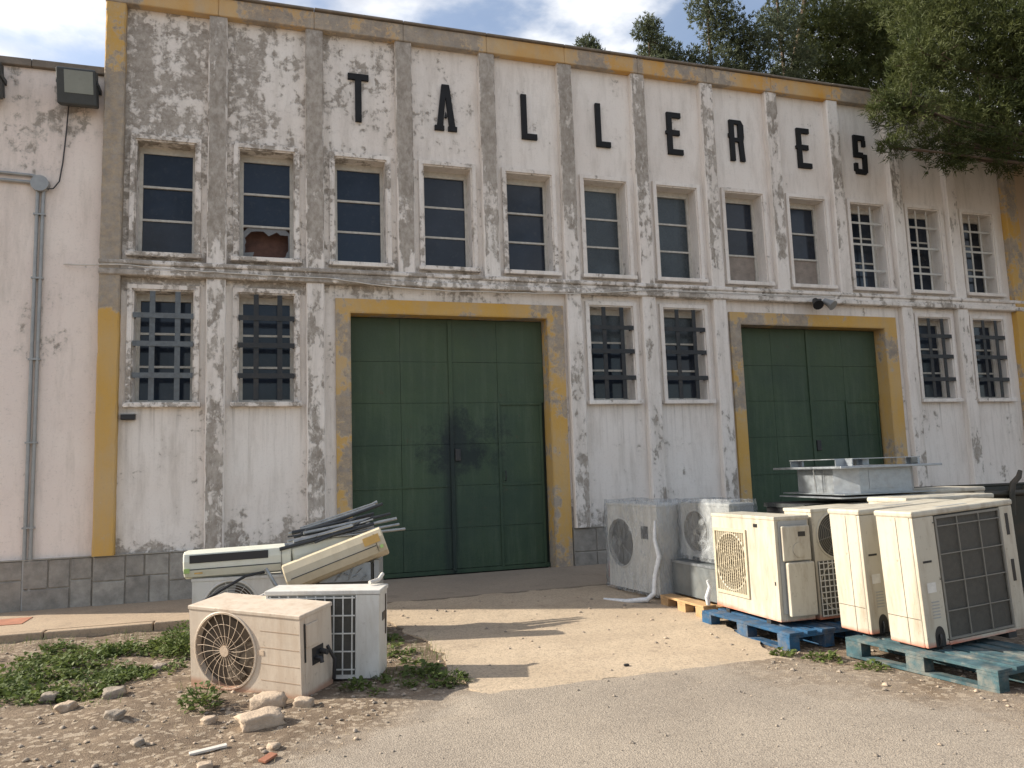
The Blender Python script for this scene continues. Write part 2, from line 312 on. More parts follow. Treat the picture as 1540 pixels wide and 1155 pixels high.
# ------------------------------------------------------------------ mesh helpers
class MB:
    def __init__(s): s.v = []; s.f = []; s.sm = []
    def add(s, vs, fs, smooth=False, mat=None):
        o = len(s.v)
        s.v += [tuple(mat @ Vector(p)) if mat else tuple(p) for p in vs]
        s.f += [tuple(i+o for i in f) for f in fs]; s.sm += [smooth]*len(fs); return s
    def box(s, x0, x1, y0, y1, z0, z1, mat=None):
        vs = [(x, y, z) for z in (z0, z1) for y in (y0, y1) for x in (x0, x1)]
        return s.add(vs, [(0, 2, 3, 1), (4, 5, 7, 6), (0, 1, 5, 4), (2, 6, 7, 3), (0, 4, 6, 2), (1, 3, 7, 5)], False, mat)
    def rbox(s, x0, x1, y0, y1, z0, z1, r=.01, seg=2, mat=None):
        bm = bmesh.new(); bmesh.ops.create_cube(bm, size=1)
        for v in bm.verts: v.co = ((x0+x1)/2+v.co.x*(x1-x0), (y0+y1)/2+v.co.y*(y1-y0), (z0+z1)/2+v.co.z*(z1-z0))
        bmesh.ops.bevel(bm, geom=bm.edges[:], offset=r, segments=seg, profile=.5, affect='EDGES')
        bm.verts.index_update(); s.add([v.co.copy() for v in bm.verts], [[v.index for v in f.verts] for f in bm.faces], False, mat); bm.free(); return s
    def tube(s, pts, r, seg=8, caps=True, smooth=True):
        pts = [Vector(p) for p in pts]; n = len(pts); rs = r if isinstance(r, (list, tuple)) else [r]*n
        vs = []; fs = []; up = None
        for i, p in enumerate(pts):
            d = (pts[min(i+1, n-1)]-pts[max(i-1, 0)]).normalized()
            if up is None: up = d.orthogonal().normalized()
            up = (up-d*up.dot(d)).normalized(); w = d.cross(up)
            for k in range(seg):
                a = 2*pi*k/seg; vs.append(p+(up*cos(a)+w*sin(a))*rs[i])
        for i in range(n-1):
            for k in range(seg): fs.append((i*seg+k, i*seg+(k+1) % seg, (i+1)*seg+(k+1) % seg, (i+1)*seg+k))
        s.add(vs, fs, smooth)
        if caps: s.add(vs[:seg], [tuple(range(seg))[::-1]]); s.add(vs[-seg:], [tuple(range(seg))])
        return s
    def disc(s, c, r, n=32, axis='y', flip=False):
        vs = [(c[0]+r*cos(2*pi*k/n), c[1], c[2]+r*sin(2*pi*k/n)) for k in range(n)]
        return s.add(vs, [tuple(range(n))])
    def extrude(s, poly, y0, y1):
        """2-D polygon (x, z), extruded along y"""
        n = len(poly); vs = [(x, y0, z) for x, z in poly]+[(x, y1, z) for x, z in poly]
        fs = [tuple(range(n)), tuple(range(n, 2*n))[::-1]]+[(i, i+n, (i+1) % n+n, (i+1) % n) for i in range(n)]
        return s.add(vs, fs)
    def build(s, name, mat, parent=None, loc=None, rot=None, fix=True):
        me = bpy.data.meshes.new(name); me.from_pydata(s.v, [], s.f)
        if fix:
            bm = bmesh.new(); bm.from_mesh(me); bmesh.ops.recalc_face_normals(bm, faces=bm.faces[:]); bm.to_mesh(me); bm.free()
        me.polygons.foreach_set('use_smooth', s.sm); me.materials.append(mat); me.update()
        return link(name, me, parent, loc, rot)
def link(name, me, parent=None, loc=None, rot=None):
    o = bpy.data.objects.new(name, me); C.objects.link(o)
    if parent: o.parent = parent
    if loc: o.location = loc
    if rot: o.rotation_euler = rot
    return o
def tag(o, label, cat, group=None):
    o['label'] = label; o['category'] = cat
    if group: o['group'] = group
    return o
def thing(name, label, cat, loc=(0, 0, 0), rot=(0, 0, 0), group=None):
    o = bpy.data.objects.new(name, None); C.objects.link(o); o.location = loc; o.rotation_euler = rot; o.empty_display_size = .2
    return tag(o, label, cat, group)
def B(name, mat, parent, *a, r=0, loc=None, rot=None):
    m = MB(); (m.rbox(*a, r=r) if r else m.box(*a)); return m.build(name, M[mat], parent, loc, rot)
def struct(o): o['kind'] = 'structure'; return o
def fbm(x, y, z=0.0): return mnoise.noise(Vector((x, y, z)))+.5*mnoise.noise(Vector((x*2.1, y*2.1, z+5)))+.25*mnoise.noise(Vector((x*4.3, y*4.3, z+9)))

# ------------------------------------------------------------------ ground
GZ = -.125
def zslab(y): return .012+.021*y if y > -1.66 else -.028+.0238*(y+1.66)
def gheight(x, y):
    h = GZ
    d = max(0.0, min(1.0, (1.35+(y+5)*1.08-x)/1.2))
    d2 = max(0.0, min(1.0, (x-3.9)/.8)) if y < -2.5 else 0
    k = max(d, d2*.5)
    far = max(0.0, min(1.0, (12-math.hypot(x-1, y+5))/3))
    h += far*((.003+.024*k)*fbm(x*1.7, y*1.7)+.008*k*mnoise.noise(Vector((x*11, y*11, 3))))
    # a low bank of soil against the kerb
    if x < .9: h += .035*max(0, 1-abs(y+2.3)/1.0)*min(1, max(0, (.9-x)/.8))
    # soil and grit banked up against the broken edges of the concrete ramp
    sm = lambda a: max(0.0, min(1.0, a))**2*(3-2*max(0.0, min(1.0, a)))
    g = .010*fbm(x*4, y*4, 2)+.005*mnoise.noise(Vector((x*13, y*13, 1)))
    if .1 < x < 1.75 and -5.6 < y < -1.6:
        t = sm((x-.2)/.95); t *= 1-sm((x-1.45)/.3); h += t*(zslab(y)-.012+g-h)
    if 1.0 < x < 4.3 and -6.2 < y < -4.6:
        t = sm((y+6.1)/.5)*(1-sm((y+5.32)/.22))*sm((x-1.1)/.3)*(1-sm((x-3.7)/.4)); h += t*(zslab(y)+.005+g*.55-h)
    return h
def make_ground():
    def lines(a, b, st, lo, hi):
        L = list(np.arange(a, b+1e-6, st)); g = st; x = L[-1]
        while x < hi: g *= 1.45; x += g; L.append(x)
        g = st; x = L[0]; pre = []
        while x > lo: g *= 1.45; x -= g; pre.append(x)
        return pre[::-1]+L
    xs = lines(-4.0, 6.0, .05, -1500, 1500); ys = lines(-9.2, -1.0, .05, -1500, 1500)
    vs = [(x, y, gheight(x, y)) for y in ys for x in xs]; n = len(xs)
    fs = [(j*n+i, j*n+i+1, (j+1)*n+i+1, (j+1)*n+i) for j in range(len(ys)-1) for i in range(n-1)]
    m = MB(); m.add(vs, fs, True); struct(m.build('ground', M['ground'], fix=False))
make_ground()
def slab(name, poly, mat, ztop, zbot, jitter=.02, step=.12):
    pts = []
    for i, (x0, y0) in enumerate(poly):
        x1, y1 = poly[(i+1) % len(poly)]; L = math.hypot(x1-x0, y1-y0); k = max(1, int(L/step))
        for j in range(k):
            t = j/k; x = x0+(x1-x0)*t; y = y0+(y1-y0)*t
            q = jitter if y < -.2 else 0
            pts.append((x+q*fbm(x*3, y*3, 1), y+q*fbm(x*3, y*3, 7)))
    vs = [(x, y, ztop(y)) for x, y in pts]+[(x+.0, y, zbot) for x, y in pts]; n = len(pts)
    m = MB(); m.add(vs, [tuple(range(n))]+[(i, i+n, (i+1) % n+n, (i+1) % n) for i in range(n)])
    return struct(m.build(name, M[mat]))
slab('ramp', [(1.02, -1.68), (1.15, -2.6), (1.42, -4.1), (1.30, -4.45), (1.30, -4.75), (1.5, -5.36), (1.62, -5.22), (1.97, -5.30), (2.4, -5.2), (2.72, -5.34), (3.3, -5.25), (3.78, -5.50), (4.02, -4.2), (4.6, -3.6), (15, -3.6), (15, -1.68)], 'concrete', zslab, -.2, .10, .05)
slab('door_apron', [(.92, -.02), (.98, -1.655), (4.6, -1.645), (16, -1.65), (16, -.02)], 'apron', zslab, -.2, .012, .2)
def make_pavement():
    PZ = -.035
    p = slab('pavement', [(-9, -.02), (-9, -1.42), (.86, -1.52), (.9, -.02)], 'pavement', lambda y: PZ, -.2, .004, .4)
    x = -9.0; k = 0
    me = None
    while x < .8:
        w = .98; y0 = -1.425-.1*(x+9)/9.86
        m = MB(); m.rbox(0, w, -.13, -.006, -.2, PZ+.004, r=.014); 
        o = m.build('kerb_stone', M['pavement'], p, loc=(x+.005, y0, rnd.uniform(-.006, .004)), rot=(0, 0, rnd.uniform(-.004, .004)-.010)); x += .99
    B('floor_tile', 'redtile', p, -2.95, -2.42, -1.0, -.58, PZ+.001, PZ+.006)
    B('floor_tile', 'redtile', p, -3.5, -2.965, -1.0, -.58, PZ+.001, PZ+.006)
make_pavement()

# ------------------------------------------------------------------ buildings
BAY = 1.24; P0 = -.60; X_L, X_R = -1.95, 13.36; Z_TOP = 7.83
bayc = [P0-BAY/2+BAY*i for i in range(12)]
pilx = [P0+BAY*i for i in range(11)]
UW, LW = .345, .345
holes = []
for c in bayc: holes.append((c-UW, c+UW, 4.29, 5.77))
low_bays = [0, 1, 5, 6, 10, 11]
for i in low_bays: holes.append((bayc[i]-LW, bayc[i]+LW, 2.38, 3.80))
DOORS = [(1.09, 3.95), (7.22, 10.09)]; DZ = 3.60
for a, b in DOORS: holes.append((a, b, -.3, DZ))
def wall_mesh(x0, x1, z0, z1, holes, y0, y1):
    xs = sorted({x0, x1, *[h[0] for h in holes], *[h[1] for h in holes]}); zs = sorted({z0, z1, *[max(z0, h[2]) for h in holes], *[h[3] for h in holes]})
    m = MB()
    ins = lambda cx, cz: any(h[0] < cx < h[1] and h[2] < cz < h[3] for h in holes)
    for i in range(len(xs)-1):
        for j in range(len(zs)-1):
            a, b, c, d = xs[i], xs[i+1], zs[j], zs[j+1]
            if ins((a+b)/2, (c+d)/2): continue
            m.add([(a, y0, c), (b, y0, c), (b, y0, d), (a, y0, d)], [(0, 1, 2, 3)]); m.add([(a, y1, c), (a, y1, d), (b, y1, d), (b, y1, c)], [(0, 1, 2, 3)])
            if i+1 == len(xs)-1 or ins((xs[i+1]+xs[i+2])/2, (c+d)/2): m.add([(b, y0, c), (b, y1, c), (b, y1, d), (b, y0, d)], [(0, 1, 2, 3)])
            if i == 0 or ins((xs[i]+xs[i-1])/2, (c+d)/2): m.add([(a, y0, c), (a, y0, d), (a, y1, d), (a, y1, c)], [(0, 1, 2, 3)])
            if j+1 == len(zs)-1 or ins((a+b)/2, (zs[j+1]+zs[j+2])/2): m.add([(a, y0, d), (b, y0, d), (b, y1, d), (a, y1, d)], [(0, 1, 2, 3)])
            if j == 0 or ins((a+b)/2, (zs[j]+zs[j-1])/2): m.add([(a, y0, c), (a, y1, c), (b, y1, c), (b, y0, c)], [(0, 1, 2, 3)])
    return m
bld = thing('workshop_building', 'long workshop with pilasters, worn white render, green double doors and ochre trim', 'building', (5.7, 0, 0))
bld.location = (0, 0, 0)
wall_mesh(X_L+.01, X_R-.01, -.3, 7.70, holes, 0, .34).build('wall', M['panel'], bld, fix=False)
m = MB(); m.box(X_L+.02, X_L+.3, .345, 14, -.3, 7.5).box(X_R-.3, X_R-.02, .345, 14, -.3, 7.5).box(X_L+.301, X_R-.301, 13.7, 14, -.3, 7.49)
m.build('side_wall', M['left_wall'], bld)
B('roof', 'roof', bld, X_L+.31, X_R-.31, .345, 13.69, 7.25, 7.45)
B('interior_floor', 'interior', bld, X_L+.31, X_R-.31, .345, 13.69, -.3, -.02)

def rough_column(x0, x1, y0, y1, z0, z1, seed, amp=.007, step=.07):
    """pilaster with slightly crumbled arrises: open back"""
    n = max(2, int((z1-z0)/step)); w = x1-x0; ch = .012; vs = []; fs = []; K = 6
    for k in range(n+1):
        z = z0+(z1-z0)*k/n
        def j(q, s=1.0): return amp*s*fbm(z*2.6, seed+q*3.3, q)
        c1 = ch+max(0, .02*mnoise.noise(Vector((z*5, seed, 1.7)))); c2 = ch+max(0, .02*mnoise.noise(Vector((z*5, seed, 8.7))))
        vs += [(x0+j(1), y1, z), (x0+j(1), y0+c1, z), (x0+c1+j(1), y0+j(2, .5), z), (x1-c2+j(3), y0+j(2, .5), z), (x1+j(3), y0+c2, z), (x1+j(3), y1, z)]
    for k in range(n):
        for q in range(K-1): a = k*K+q; fs.append((a, a+1, a+K+1, a+K))
    fs.append(tuple(range(K))[::-1]); fs.append(tuple(n*K+q for q in range(K)))
    m = MB(); m.add(vs, fs); return m
for i, x in enumerate(pilx):
    full = i in (0, 1, 4, 5, 6, 9, 10)
    z0 = .545 if full else 4.17
    hw = .118
    if full:
        rough_column(x-hw, x+hw, -.105, .0, z0, 3.965, i*2.2).build('pilaster', M['pilaster'], bld, fix=True)
    rough_column(x-hw, x+hw, -.105, .0, 4.17, 7.555, i*3.7+40).build('pilaster', M['pilaster'], bld)
rough_column(X_L, -1.715, -.115, .0, .545, 7.557, 91).build('corner_pilaster', M['yellow_corner'], bld)['label'] = 'corner strip with flaking ochre paint and bare grey middle'
rough_column(13.05, X_R, -.115, .0, .545, 7.557, 97).build('corner_pilaster', M['yellow'], bld)
# cornice band, each stretch between pilaster axes a piece
ax = [X_L-.012]+pilx+[X_R+.012]
for a, b in zip(ax[:-1], ax[1:]):
    mm = MB(); mm.rbox(a+.001, b-.001, -.128, .0, 7.558, 7.812, r=.010, seg=1); mm.build('cornice_band', M['cornice'], bld)
for a, b in zip(ax[:-1], ax[1:]):
    dz = rnd.uniform(-.004, .004)
    mm = MB(); mm.rbox(a+.002, b-.002, -.165, .36, 7.814+dz, 7.848+dz, r=.008, seg=1); mm.build('coping_slab', M['coping'], bld)
# string course: three small mouldings between the storeys
rough = lambda *a: None
m = MB(); m.rbox(X_L-.01, X_R+.01, -.135, .0, 3.967, 4.045, r=.012, seg=1).rbox(X_L-.008, X_R+.008, -.100, .0, 4.046, 4.105, r=.008, seg=1).rbox(X_L-.012, X_R+.012, -.125, .0, 4.106, 4.168, r=.014, seg=1)
m.build('string_course', M['course'], bld)

def frame4(m, x0, x1, z0, z1, w, y0, y1, bottom=True):
    m.box(x0, x1, y0, y1, z1-w, z1); m.box(x0, x0+w, y0, y1, z0+(w if bottom else 0), z1-w); m.box(x1-w, x1, y0, y1, z0+(w if bottom else 0), z1-w)
    if bottom: m.box(x0, x1, y0, y1, z0, z0+w)
    return m
def shard_pane(w, h, seed):
    """ragged glass left in the edges of a broken pane"""
    r = random.Random(seed); m = MB(); n = 26; inner = []
    for k in range(n):
        a = 2*pi*k/n; rr = (r.uniform(.98, 1.16) if k % 2 else r.uniform(.66, 1.05)); x = .5+.5*rr*cos(a)*1.08; z = .42+.5*rr*sin(a); inner.append((min(.97, max(.03, x)), min(.9, max(.0, z))))
    outer = []
    for x, z in inner:
        dx, dz = x-.5, z-.45; s = .5/max(abs(dx), abs(dz)*1.0, 1e-3); outer.append((min(1, max(0, .5+dx*s)), min(1, max(0, .45+dz*s*1.1))))
    vs = [(x*w, 0, z*h) for x, z in inner]+[(x*w, 0, z*h) for x, z in outer]
    m.add(vs, [(i, (i+1) % n, (i+1) % n+n, i+n) for i in range(n)]); return m
def window(i, c, z0, z1, hw, upper):
    w = bpy.data.objects.new('window', None); C.objects.link(w); w.parent = bld; w.location = (c, 0, z0)
    H = z1-z0
    # plaster lip round the opening
    m = MB(); o = .075; y0 = -.045
    m.box(-hw-o, -hw-.018, y0, 0, -.0, H+o).box(hw+.018, hw+o, y0, 0, 0, H+o).box(-hw-.018, hw+.018, y0, 0, H+.018, H+o)
    m.box(-hw-.018, -hw, -.02, 0, 0, H).box(hw, hw+.018, -.02, 0, 0, H).box(-hw-.018, hw+.018, -.02, 0, H, H+.018)
    m.build('surround', M['surround'], w)
    B('sill', 'surround', w, -hw-.10, hw+.10, -.10, .12, -.062, -.002, r=.008)
    yf = .20; f = .045; top = .085
    m = MB(); m.box(-hw, -hw+f, yf, yf+.05, 0, H).box(hw-f, hw, yf, yf+.05, 0, H).box(-hw+f, hw-f, yf, yf+.05, H-top, H).box(-hw+f, hw-f, yf, yf+.05, 0, .05)
    m.build('window_frame', M['frame'], w)
    a, b, zz0, zz1 = -hw+f, hw-f, .05, H-top; rows = 3; rh = (zz1-zz0)/rows
    for k in range(1, rows): B('glazing_bar', 'frame', w, a, b, yf+.002, yf+.046, zz0+rh*k-.014, zz0+rh*k+.014)
    for k in range(rows):
        g = 'glass'
        if upper and i in (5, 6) or (not upper and i in (5, 6) and k == 2): g = 'glass_g'
        if upper and i == 1 and k == 0:
            shard_pane(b-a, rh-.03, 5).build('pane', M['shard'], w, loc=(a, yf+.026, zz0+.015))['label'] = 'smashed pane with jagged glass left in its edges'; B('room_tone_sheet', 'dim_room', w, a-.1, b+.1, yf+.22, yf+.24, -.1, rh+.1); continue  # sheet added behind the hole, coloured like the dim brown interior
        if upper and i in (7, 8) and k == 0: g = 'board'
        p = B('pane', g, w, a, b, yf+.022, yf+.030, zz0+rh*k+(.0 if k == 0 else .014), zz0+rh*(k+1)-(.0 if k == rows-1 else .014))
        p.rotation_euler = (rnd.uniform(-.012, .012), 0, rnd.uniform(-.008, .008))
    # iron grilles
    if not upper:
        mat = 'iron_sheen' if i == 0 else 'iron'
        yb = -.055
        for q in (-.13, .165): B('grille_bar', mat, w, q-.032, q+.032, yb+.011, yb+.021, .02, H-.01)
        for q in (.34, .74, 1.10):
            m = MB(); m.box(-hw-.005, hw+.005, yb, yb+.010, q-.033, q+.033); m.box(hw-.015, hw-.003, yb+.0105, .07, q-.026, q+.026); m.box(-hw+.003, -hw+.015, yb+.0105, .07, q-.026, q+.026); m.build('grille_bar', M[mat], w)
    elif i >= 9:
        yb = .02
        for q in (-.12, .12): B('grille_bar', 'iron_white', w, q-.016, q+.016, yb+.011, yb+.021, .01, H-.01)
        for q in (.32, .78, 1.16):
            m = MB(); m.box(-hw+.005, hw-.005, yb, yb+.010, q-.018, q+.018); m.build('grille_bar', M['iron_white'], w)
    return w
for i, c in enumerate(bayc): window(i, c, 4.29, 5.77, UW, True)
for i in low_bays: window(i, bayc[i], 2.38, 3.80, LW, False)

def doorway(k, a, b):
    # ochre surround, proud of the wall
    y0 = -.045; w = .185; yi = .0
    m = MB(); m.box(a-w, a-.001, y0, 0, -.05, DZ+w).box(b+.001, b+w+.06, y0, 0, -.05, DZ+w).box(a-.001, b+.001, y0, 0, DZ+.001, DZ+w)
    m.build('door_surround', M['yellow'], bld)
    m = MB(); m.box(b-.012, b-.001, -.043, .24, -.05, DZ-.012).box(a+.001, a+.012, -.043, .24, -.05, DZ-.012).box(a+.0, b-.0, -.043, .24, DZ-.012, DZ-.001)
    m.build('door_reveal', M['yellow'], bld)
    d = bpy.data.objects.new('double_door', None); C.objects.link(d); d.parent = bld; d.location = (a, .20, 0); d.rotation_euler = (0, 0, 0)
    Wd = b-a
    B('backing', 'door_dark', d, .012, Wd-.012, .03, .06, .0, DZ-.012)
    rows = [0.06, .62, 1.205, 1.79, 2.375, 2.96, DZ-.02]
    cols = [.018, Wd*.25, Wd*.5, Wd*.745, Wd-.018]
    for ci in range(4):
        for ri in range(6):
            g = .0022; x0, x1 = cols[ci]+g, cols[ci+1]-g; z0, z1 = rows[ri]+g, rows[ri+1]-g
            if ci == 3 and ri < 4: x1 -= .06
            m = MB(); bow = rnd.uniform(.0003, .0012); n = 4
            vs = [(x0+(x1-x0)*p/n, -bow*sin(pi*p/n)*sin(pi*q/n)+rnd.uniform(-.0012, .0012), z0+(z1-z0)*q/n) for q in range(n+1) for p in range(n+1)]
            vs2 = [(x, .03, z) for x, y, z in vs]
            N = (n+1)**2; fs = [(q*(n+1)+p, q*(n+1)+p+1, (q+1)*(n+1)+p+1, (q+1)*(n+1)+p) for q in range(n) for p in range(n)]
            rim = [p for p in range(n+1)]+[q*(n+1)+n for q in range(1, n+1)]+[n*(n+1)+p for p in range(n-1, -1, -1)]+[q*(n+1) for q in range(n-1, 0, -1)]
            fs += [(rim[t], rim[t]+N, rim[(t+1) % len(rim)]+N, rim[(t+1) % len(rim)]) for t in range(len(rim))]
            nf = n*n; m.add(vs, fs[:nf], True); m.add(vs+vs2, fs[nf:], False)
            o = m.build('door_panel', M['door'], d, loc=(0, rnd.uniform(-.003, .003), 0))
    B('meeting_strip', 'door', d, Wd*.5-.028, Wd*.5+.028, -.022, -.006, .03, DZ-.03, r=.004)
    # wicket outline: raised flat bars
    x0, x1 = cols[3], Wd-.085
    B('wicket_frame', 'door', d, x0-.015, x0+.022, -.018, -.008, .05, 2.375, r=.003); B('wicket_frame', 'door', d, x0+.024, x1+.02, -.018, -.008, 2.34, 2.375, r=.003); B('wicket_frame', 'door', d, x1-.016, x1+.02, -.016, -.008, .05, 2.338, r=.003)
    B('rail', 'door', d, x0+.024, x1-.018, -.014, -.006, 1.18, 1.215, r=.003)
    B('rail', 'door', d, .03, Wd*.5-.03, -.013, -.006, 1.19, 1.222, r=.003)
    B('lock', 'iron', d, Wd*.5+.04, Wd*.5+.12, -.035, -.0, 1.55, 1.72, r=.006)
    m = MB(); m.tube([(x0+.07, -.02, 1.25), (x0+.07, -.055, 1.26), (x0+.07, -.055, 1.38), (x0+.07, -.02, 1.39)], .008, 6); m.build('handle', M['iron'], d)
    B('bottom_rail', 'door', d, .02, Wd*.5-.004, -.012, .028, -.0, .055); B('bottom_rail', 'door', d, Wd*.5+.004, Wd-.02, -.012, .028, .0, .055)
for k, (a, b) in enumerate(DOORS): doorway(k, a, b)

# letters T A L L E R E S
def letter_polys(ch):
    w, h, s = .27, .70, .085
    R = lambda x0, x1, z0, z1: [(x0, z0), (x1, z0), (x1, z1), (x0, z1)]
    if ch == 'T': return [R(0, w+.02, h-s, h), R(w/2-.035, w/2+.052, 0, h-s)]
    if ch == 'L': return [R(0, s, 0, h), R(s, w-.03, 0, s)]
    if ch == 'E': return [R(0, s, 0, h), R(s, w-.02, h-s, h), R(s, w-.05, .32, .32+s), R(s, w, 0, s), R(-.025, 0, .335, .39)]
    if ch == 'A':
        c = w/2+.01; tw = .055
        L = [(.01, .07), (.10, .07), (c, .52), (c, h), (c-tw, h)]; Rr = [(w-.08, .07), (w+.01, .07), (c+tw, h), (c, h), (c, .52)]
        bar = [(.127, .20), (w-.107, .20), (w-.125, .285), (.145, .285)]
        return [L, Rr, bar, R(-.025, .115, 0, .069), R(w-.095, w+.035, 0, .069)]
    if ch == 'R': return [R(0, s, 0, h), R(s, w-.105, h-.065, h), [(w-.105, .33), (w-.02, .33), (w-.005, .42), (w-.005, .62), (w-.05, h), (w-.105, h)], R(s, w-.105, .33, .395), [(w-.085, 0), (w+.0, 0), (w-.02, .33), (w-.105, .33)], R(-.02, 0, .40, .47)]
    if ch == 'S': return [R(.03, w-.03, 0, s), [(w-.085, s), (w, s), (w, .36), (w-.085, .36)], [(.085, .30), (w-.085, .30), (w-.085, .39), (.085, .39)], R(0, .085, .30, h-s), R(.0, w-.03, h-s, h), R(w-.085, w-.02, h-s-.11, h-s), R(0, .07, .085, .19), R(.0, .03, .05, .085), R(w-.03, w, .03, s)]
lx = [1.10, 2.355, 3.66, 4.875, 6.12, 7.275, 8.595, 9.76]
for x, ch in zip(lx, 'TALLERES'):
    m = MB()
    for P in letter_polys(ch): m.extrude(P, -.045, -.004)
    o = m.build('letter', M['letter'], bld, loc=(x, 0, 6.32), rot=(0, RD({'S': 1.5}.get(ch, 0)), 0)); o['label'] = 'black capital letter '+ch+' on the white upper wall'

def plinth(parent, x0, x1, y, seed):
    r = random.Random(seed); B('plinth_core', 'mortar', parent, x0, x1, y+.014, 0, -.2, .533)
    pl = None
    x = x0
    while x < x1-.02:
        w = min(r.uniform(.30, .52), x1-x)
        if x1-x-w < .14: w = x1-x
        cut = r.choice((.20, .24, .28, .31)); rows = [(-.2, cut), (cut, .535)]
        if r.random() < .22: rows = [(-.2, .535)]
        for z0, z1 in rows:
            sp = [(x, x+w)]
            if len(rows) == 2 and w > .4 and r.random() < .35: t = x+w*r.uniform(.4, .6); sp = [(x, t), (t, x+w)]
            for a, b in sp:
                g = .006; m = MB(); m.rbox(a+g, b-g, y-r.uniform(0, .012), y+.03, z0+g, z1-g, r=.007, seg=1)
                m.build('stone', M['stone' if r.random() < .6 else 'stone_b'], parent)
        x += w
plinth(bld, X_L+.005, .895, -.05, 3); plinth(bld, 4.215, 7.025, -.05, 4); plinth(bld, 10.345, X_R-.005, -.05, 5)
B('plinth_cap', 'mortar', bld, X_L, .895, -.062, 0, .536, .546); B('plinth_cap', 'mortar', bld, 4.215, 7.025, -.062, 0, .536, .546); B('plinth_cap', 'mortar', bld, 10.345, X_R, -.062, 0, .536, .546)

# left wing
wing = thing('low_wing', 'lower pinkish white wing with grey coping, conduits and floodlights', 'building')
B('wall', 'left_wall', wing, -3.42, X_L-.003, .03, 12, -.3, 6.60)
for a in (-3.44, -2.78):
    B('coping_slab', 'coping', wing, a, a+.655 if a < -3 else X_L-.004, -.03, 12, 6.603, 6.70, r=.01)
plinth(wing, -3.42, X_L-.004, -.02, 9)
B('plinth_cap', 'mortar', wing, -3.42, X_L-.004, -.032, .03, .536, .546)
# right wing
wr = thing('ochre_wing', 'ochre brown rendered wing behind the overhanging pine', 'building')
B('wall', 'right_wall', wr, X_R+.003, 19, .05, 12, -.3, 6.9)
B('coping_slab', 'coping', wr, X_R+.004, 19.02, -.01, 12, 6.903, 7.0, r=.01)

# ------------------------------------------------------------------ fittings on the wall
def floodlight(x, z, label, w=.44):
    t = thing('floodlight', label, 'floodlight', (x, .03, z), (0, 0, 0), 'floodlights on the low wing')
    tilt = RD(16); Rm = Matrix.Rotation(tilt, 4, 'X')
    m = MB(); m.rbox(-w/2, w/2, -.30, -.12, -.22, .22, r=.02, mat=Rm); m.build('housing', M['hous'], t)
    m = MB()
    for q in range(6): m.box(-w/2+.05+q*.062, -w/2+.06+q*.062, -.118, -.06, -.19, .19, mat=Rm)
    m.build('cooling_fins', M['hous'], t)
    m = MB(); m.box(-w/2+.09, w/2-.03, -.306, -.301, -.08, .19, mat=Rm); m.build('lens', M['lens'], t)
    m = MB(); m.box(-w/2-.012, -w/2-.002, -.26, -.0, -.03, .03).box(w/2+.002, w/2+.012, -.26, -.0, -.03, .03).box(-w/2-.012, w/2+.012, -.012, -.0, -.031, .031); m.build('bracket', M['hous'], t)
    return t
floodlight(-2.23, 6.37, 'dark square floodlight at the coping beside the ochre corner strip')
floodlight(-3.25, 6.37, 'dark square floodlight farther from the ochre corner strip, above the pipe run', .37)
def tube_thing(name, pts, r, mat, label, cat, seg=8, group=None):
    m = MB(); m.tube(pts, r, seg); return tag(m.build(name, M[mat], None), label, cat, group)
cp = thing('conduit_run', 'twin grey conduits rising up the pinkish wall to a round junction box', 'conduit', (-2.64, .03, 0))
for dx in (-.033, .03):
    m = MB(); m.tube([(dx, -.035, -.03), (dx, -.035, 2.4), (dx+.003, -.034, 5.02)], .021, 8); m.build('pipe', M['conduit'], cp)
for dz in (5.11, 5.20):
    m = MB(); m.tube([(-.77, -.035, dz+.02), (-.12, -.035, dz), (-.02, -.035, dz-.02)], .021, 8); m.build('pipe', M['conduit'], cp)
m = MB(); m.tube([(0, -.01, 5.09), (0, -.10, 5.09)], .10, 16, smooth=False); m.build('junction_box', M['conduit'], cp)
for z in (.9, 1.9, 2.9, 3.9, 4.7): B('pipe_clip', 'conduit', cp, -.065, .062, -.060, -.002, z, z+.02)
tube_thing('lamp_cable', [(-2.34, -.12, 6.2), (-2.36, -.02, 6.12), (-2.38, .0, 5.8), (-2.41, .01, 5.4), (-2.44, .0, 5.15), (-2.50, -.01, 5.05), (-2.56, -.03, 5.03)], .009, 'dark_cable', 'thin dark cable hanging from the floodlight down to the junction box', 'cable', 6)
def sag(p, q, n, s, jit=0):
    p, q = Vector(p), Vector(q); r = random.Random(int(p.x*100)); out = []
    for k in range(n+1):
        t = k/n; v = p.lerp(q, t); v.z -= s*4*t*(1-t); v.z += r.uniform(-jit, jit); out.append(v)
    return out
tube_thing('wall_cable', sag((-2.36, -.0, 4.10), (-1.9, -.15, 4.08), 6, .01)+sag((-1.7, -.15, 4.085), (.7, -.15, 4.03), 20, .02, .006)+sag((.8, -.15, 4.03), (3.0, -.15, 3.93), 16, .05, .004)+sag((3.1, -.15, 3.93), (5.6, -.15, 4.06), 16, .04, .004)+sag((5.7, -.15, 4.06), (9, -.15, 4.075), 20, .01, .004), .0085, 'cable_w', 'pale cable sagging along the moulding between the two rows of windows', 'cable', 6)
t = thing('wall_box', 'small dark box on the wall under a barred window sill', 'wall box', (-1.60, 0, 2.20))
B('box', 'black', t, -.08, .08, -.09, -.0, -.035, .03, r=.008); B('lid', 'conduit', t, -.085, .085, -.095, -.0, .031, .04)
t = thing('spotlight', 'twin wall spotlight fixed above the ochre frame of a green door', 'spotlight', (8.66, -.135, 3.93))
B('base_plate', 'black', t, -.07, .07, -.03, -.0, -.05, .10, r=.006)
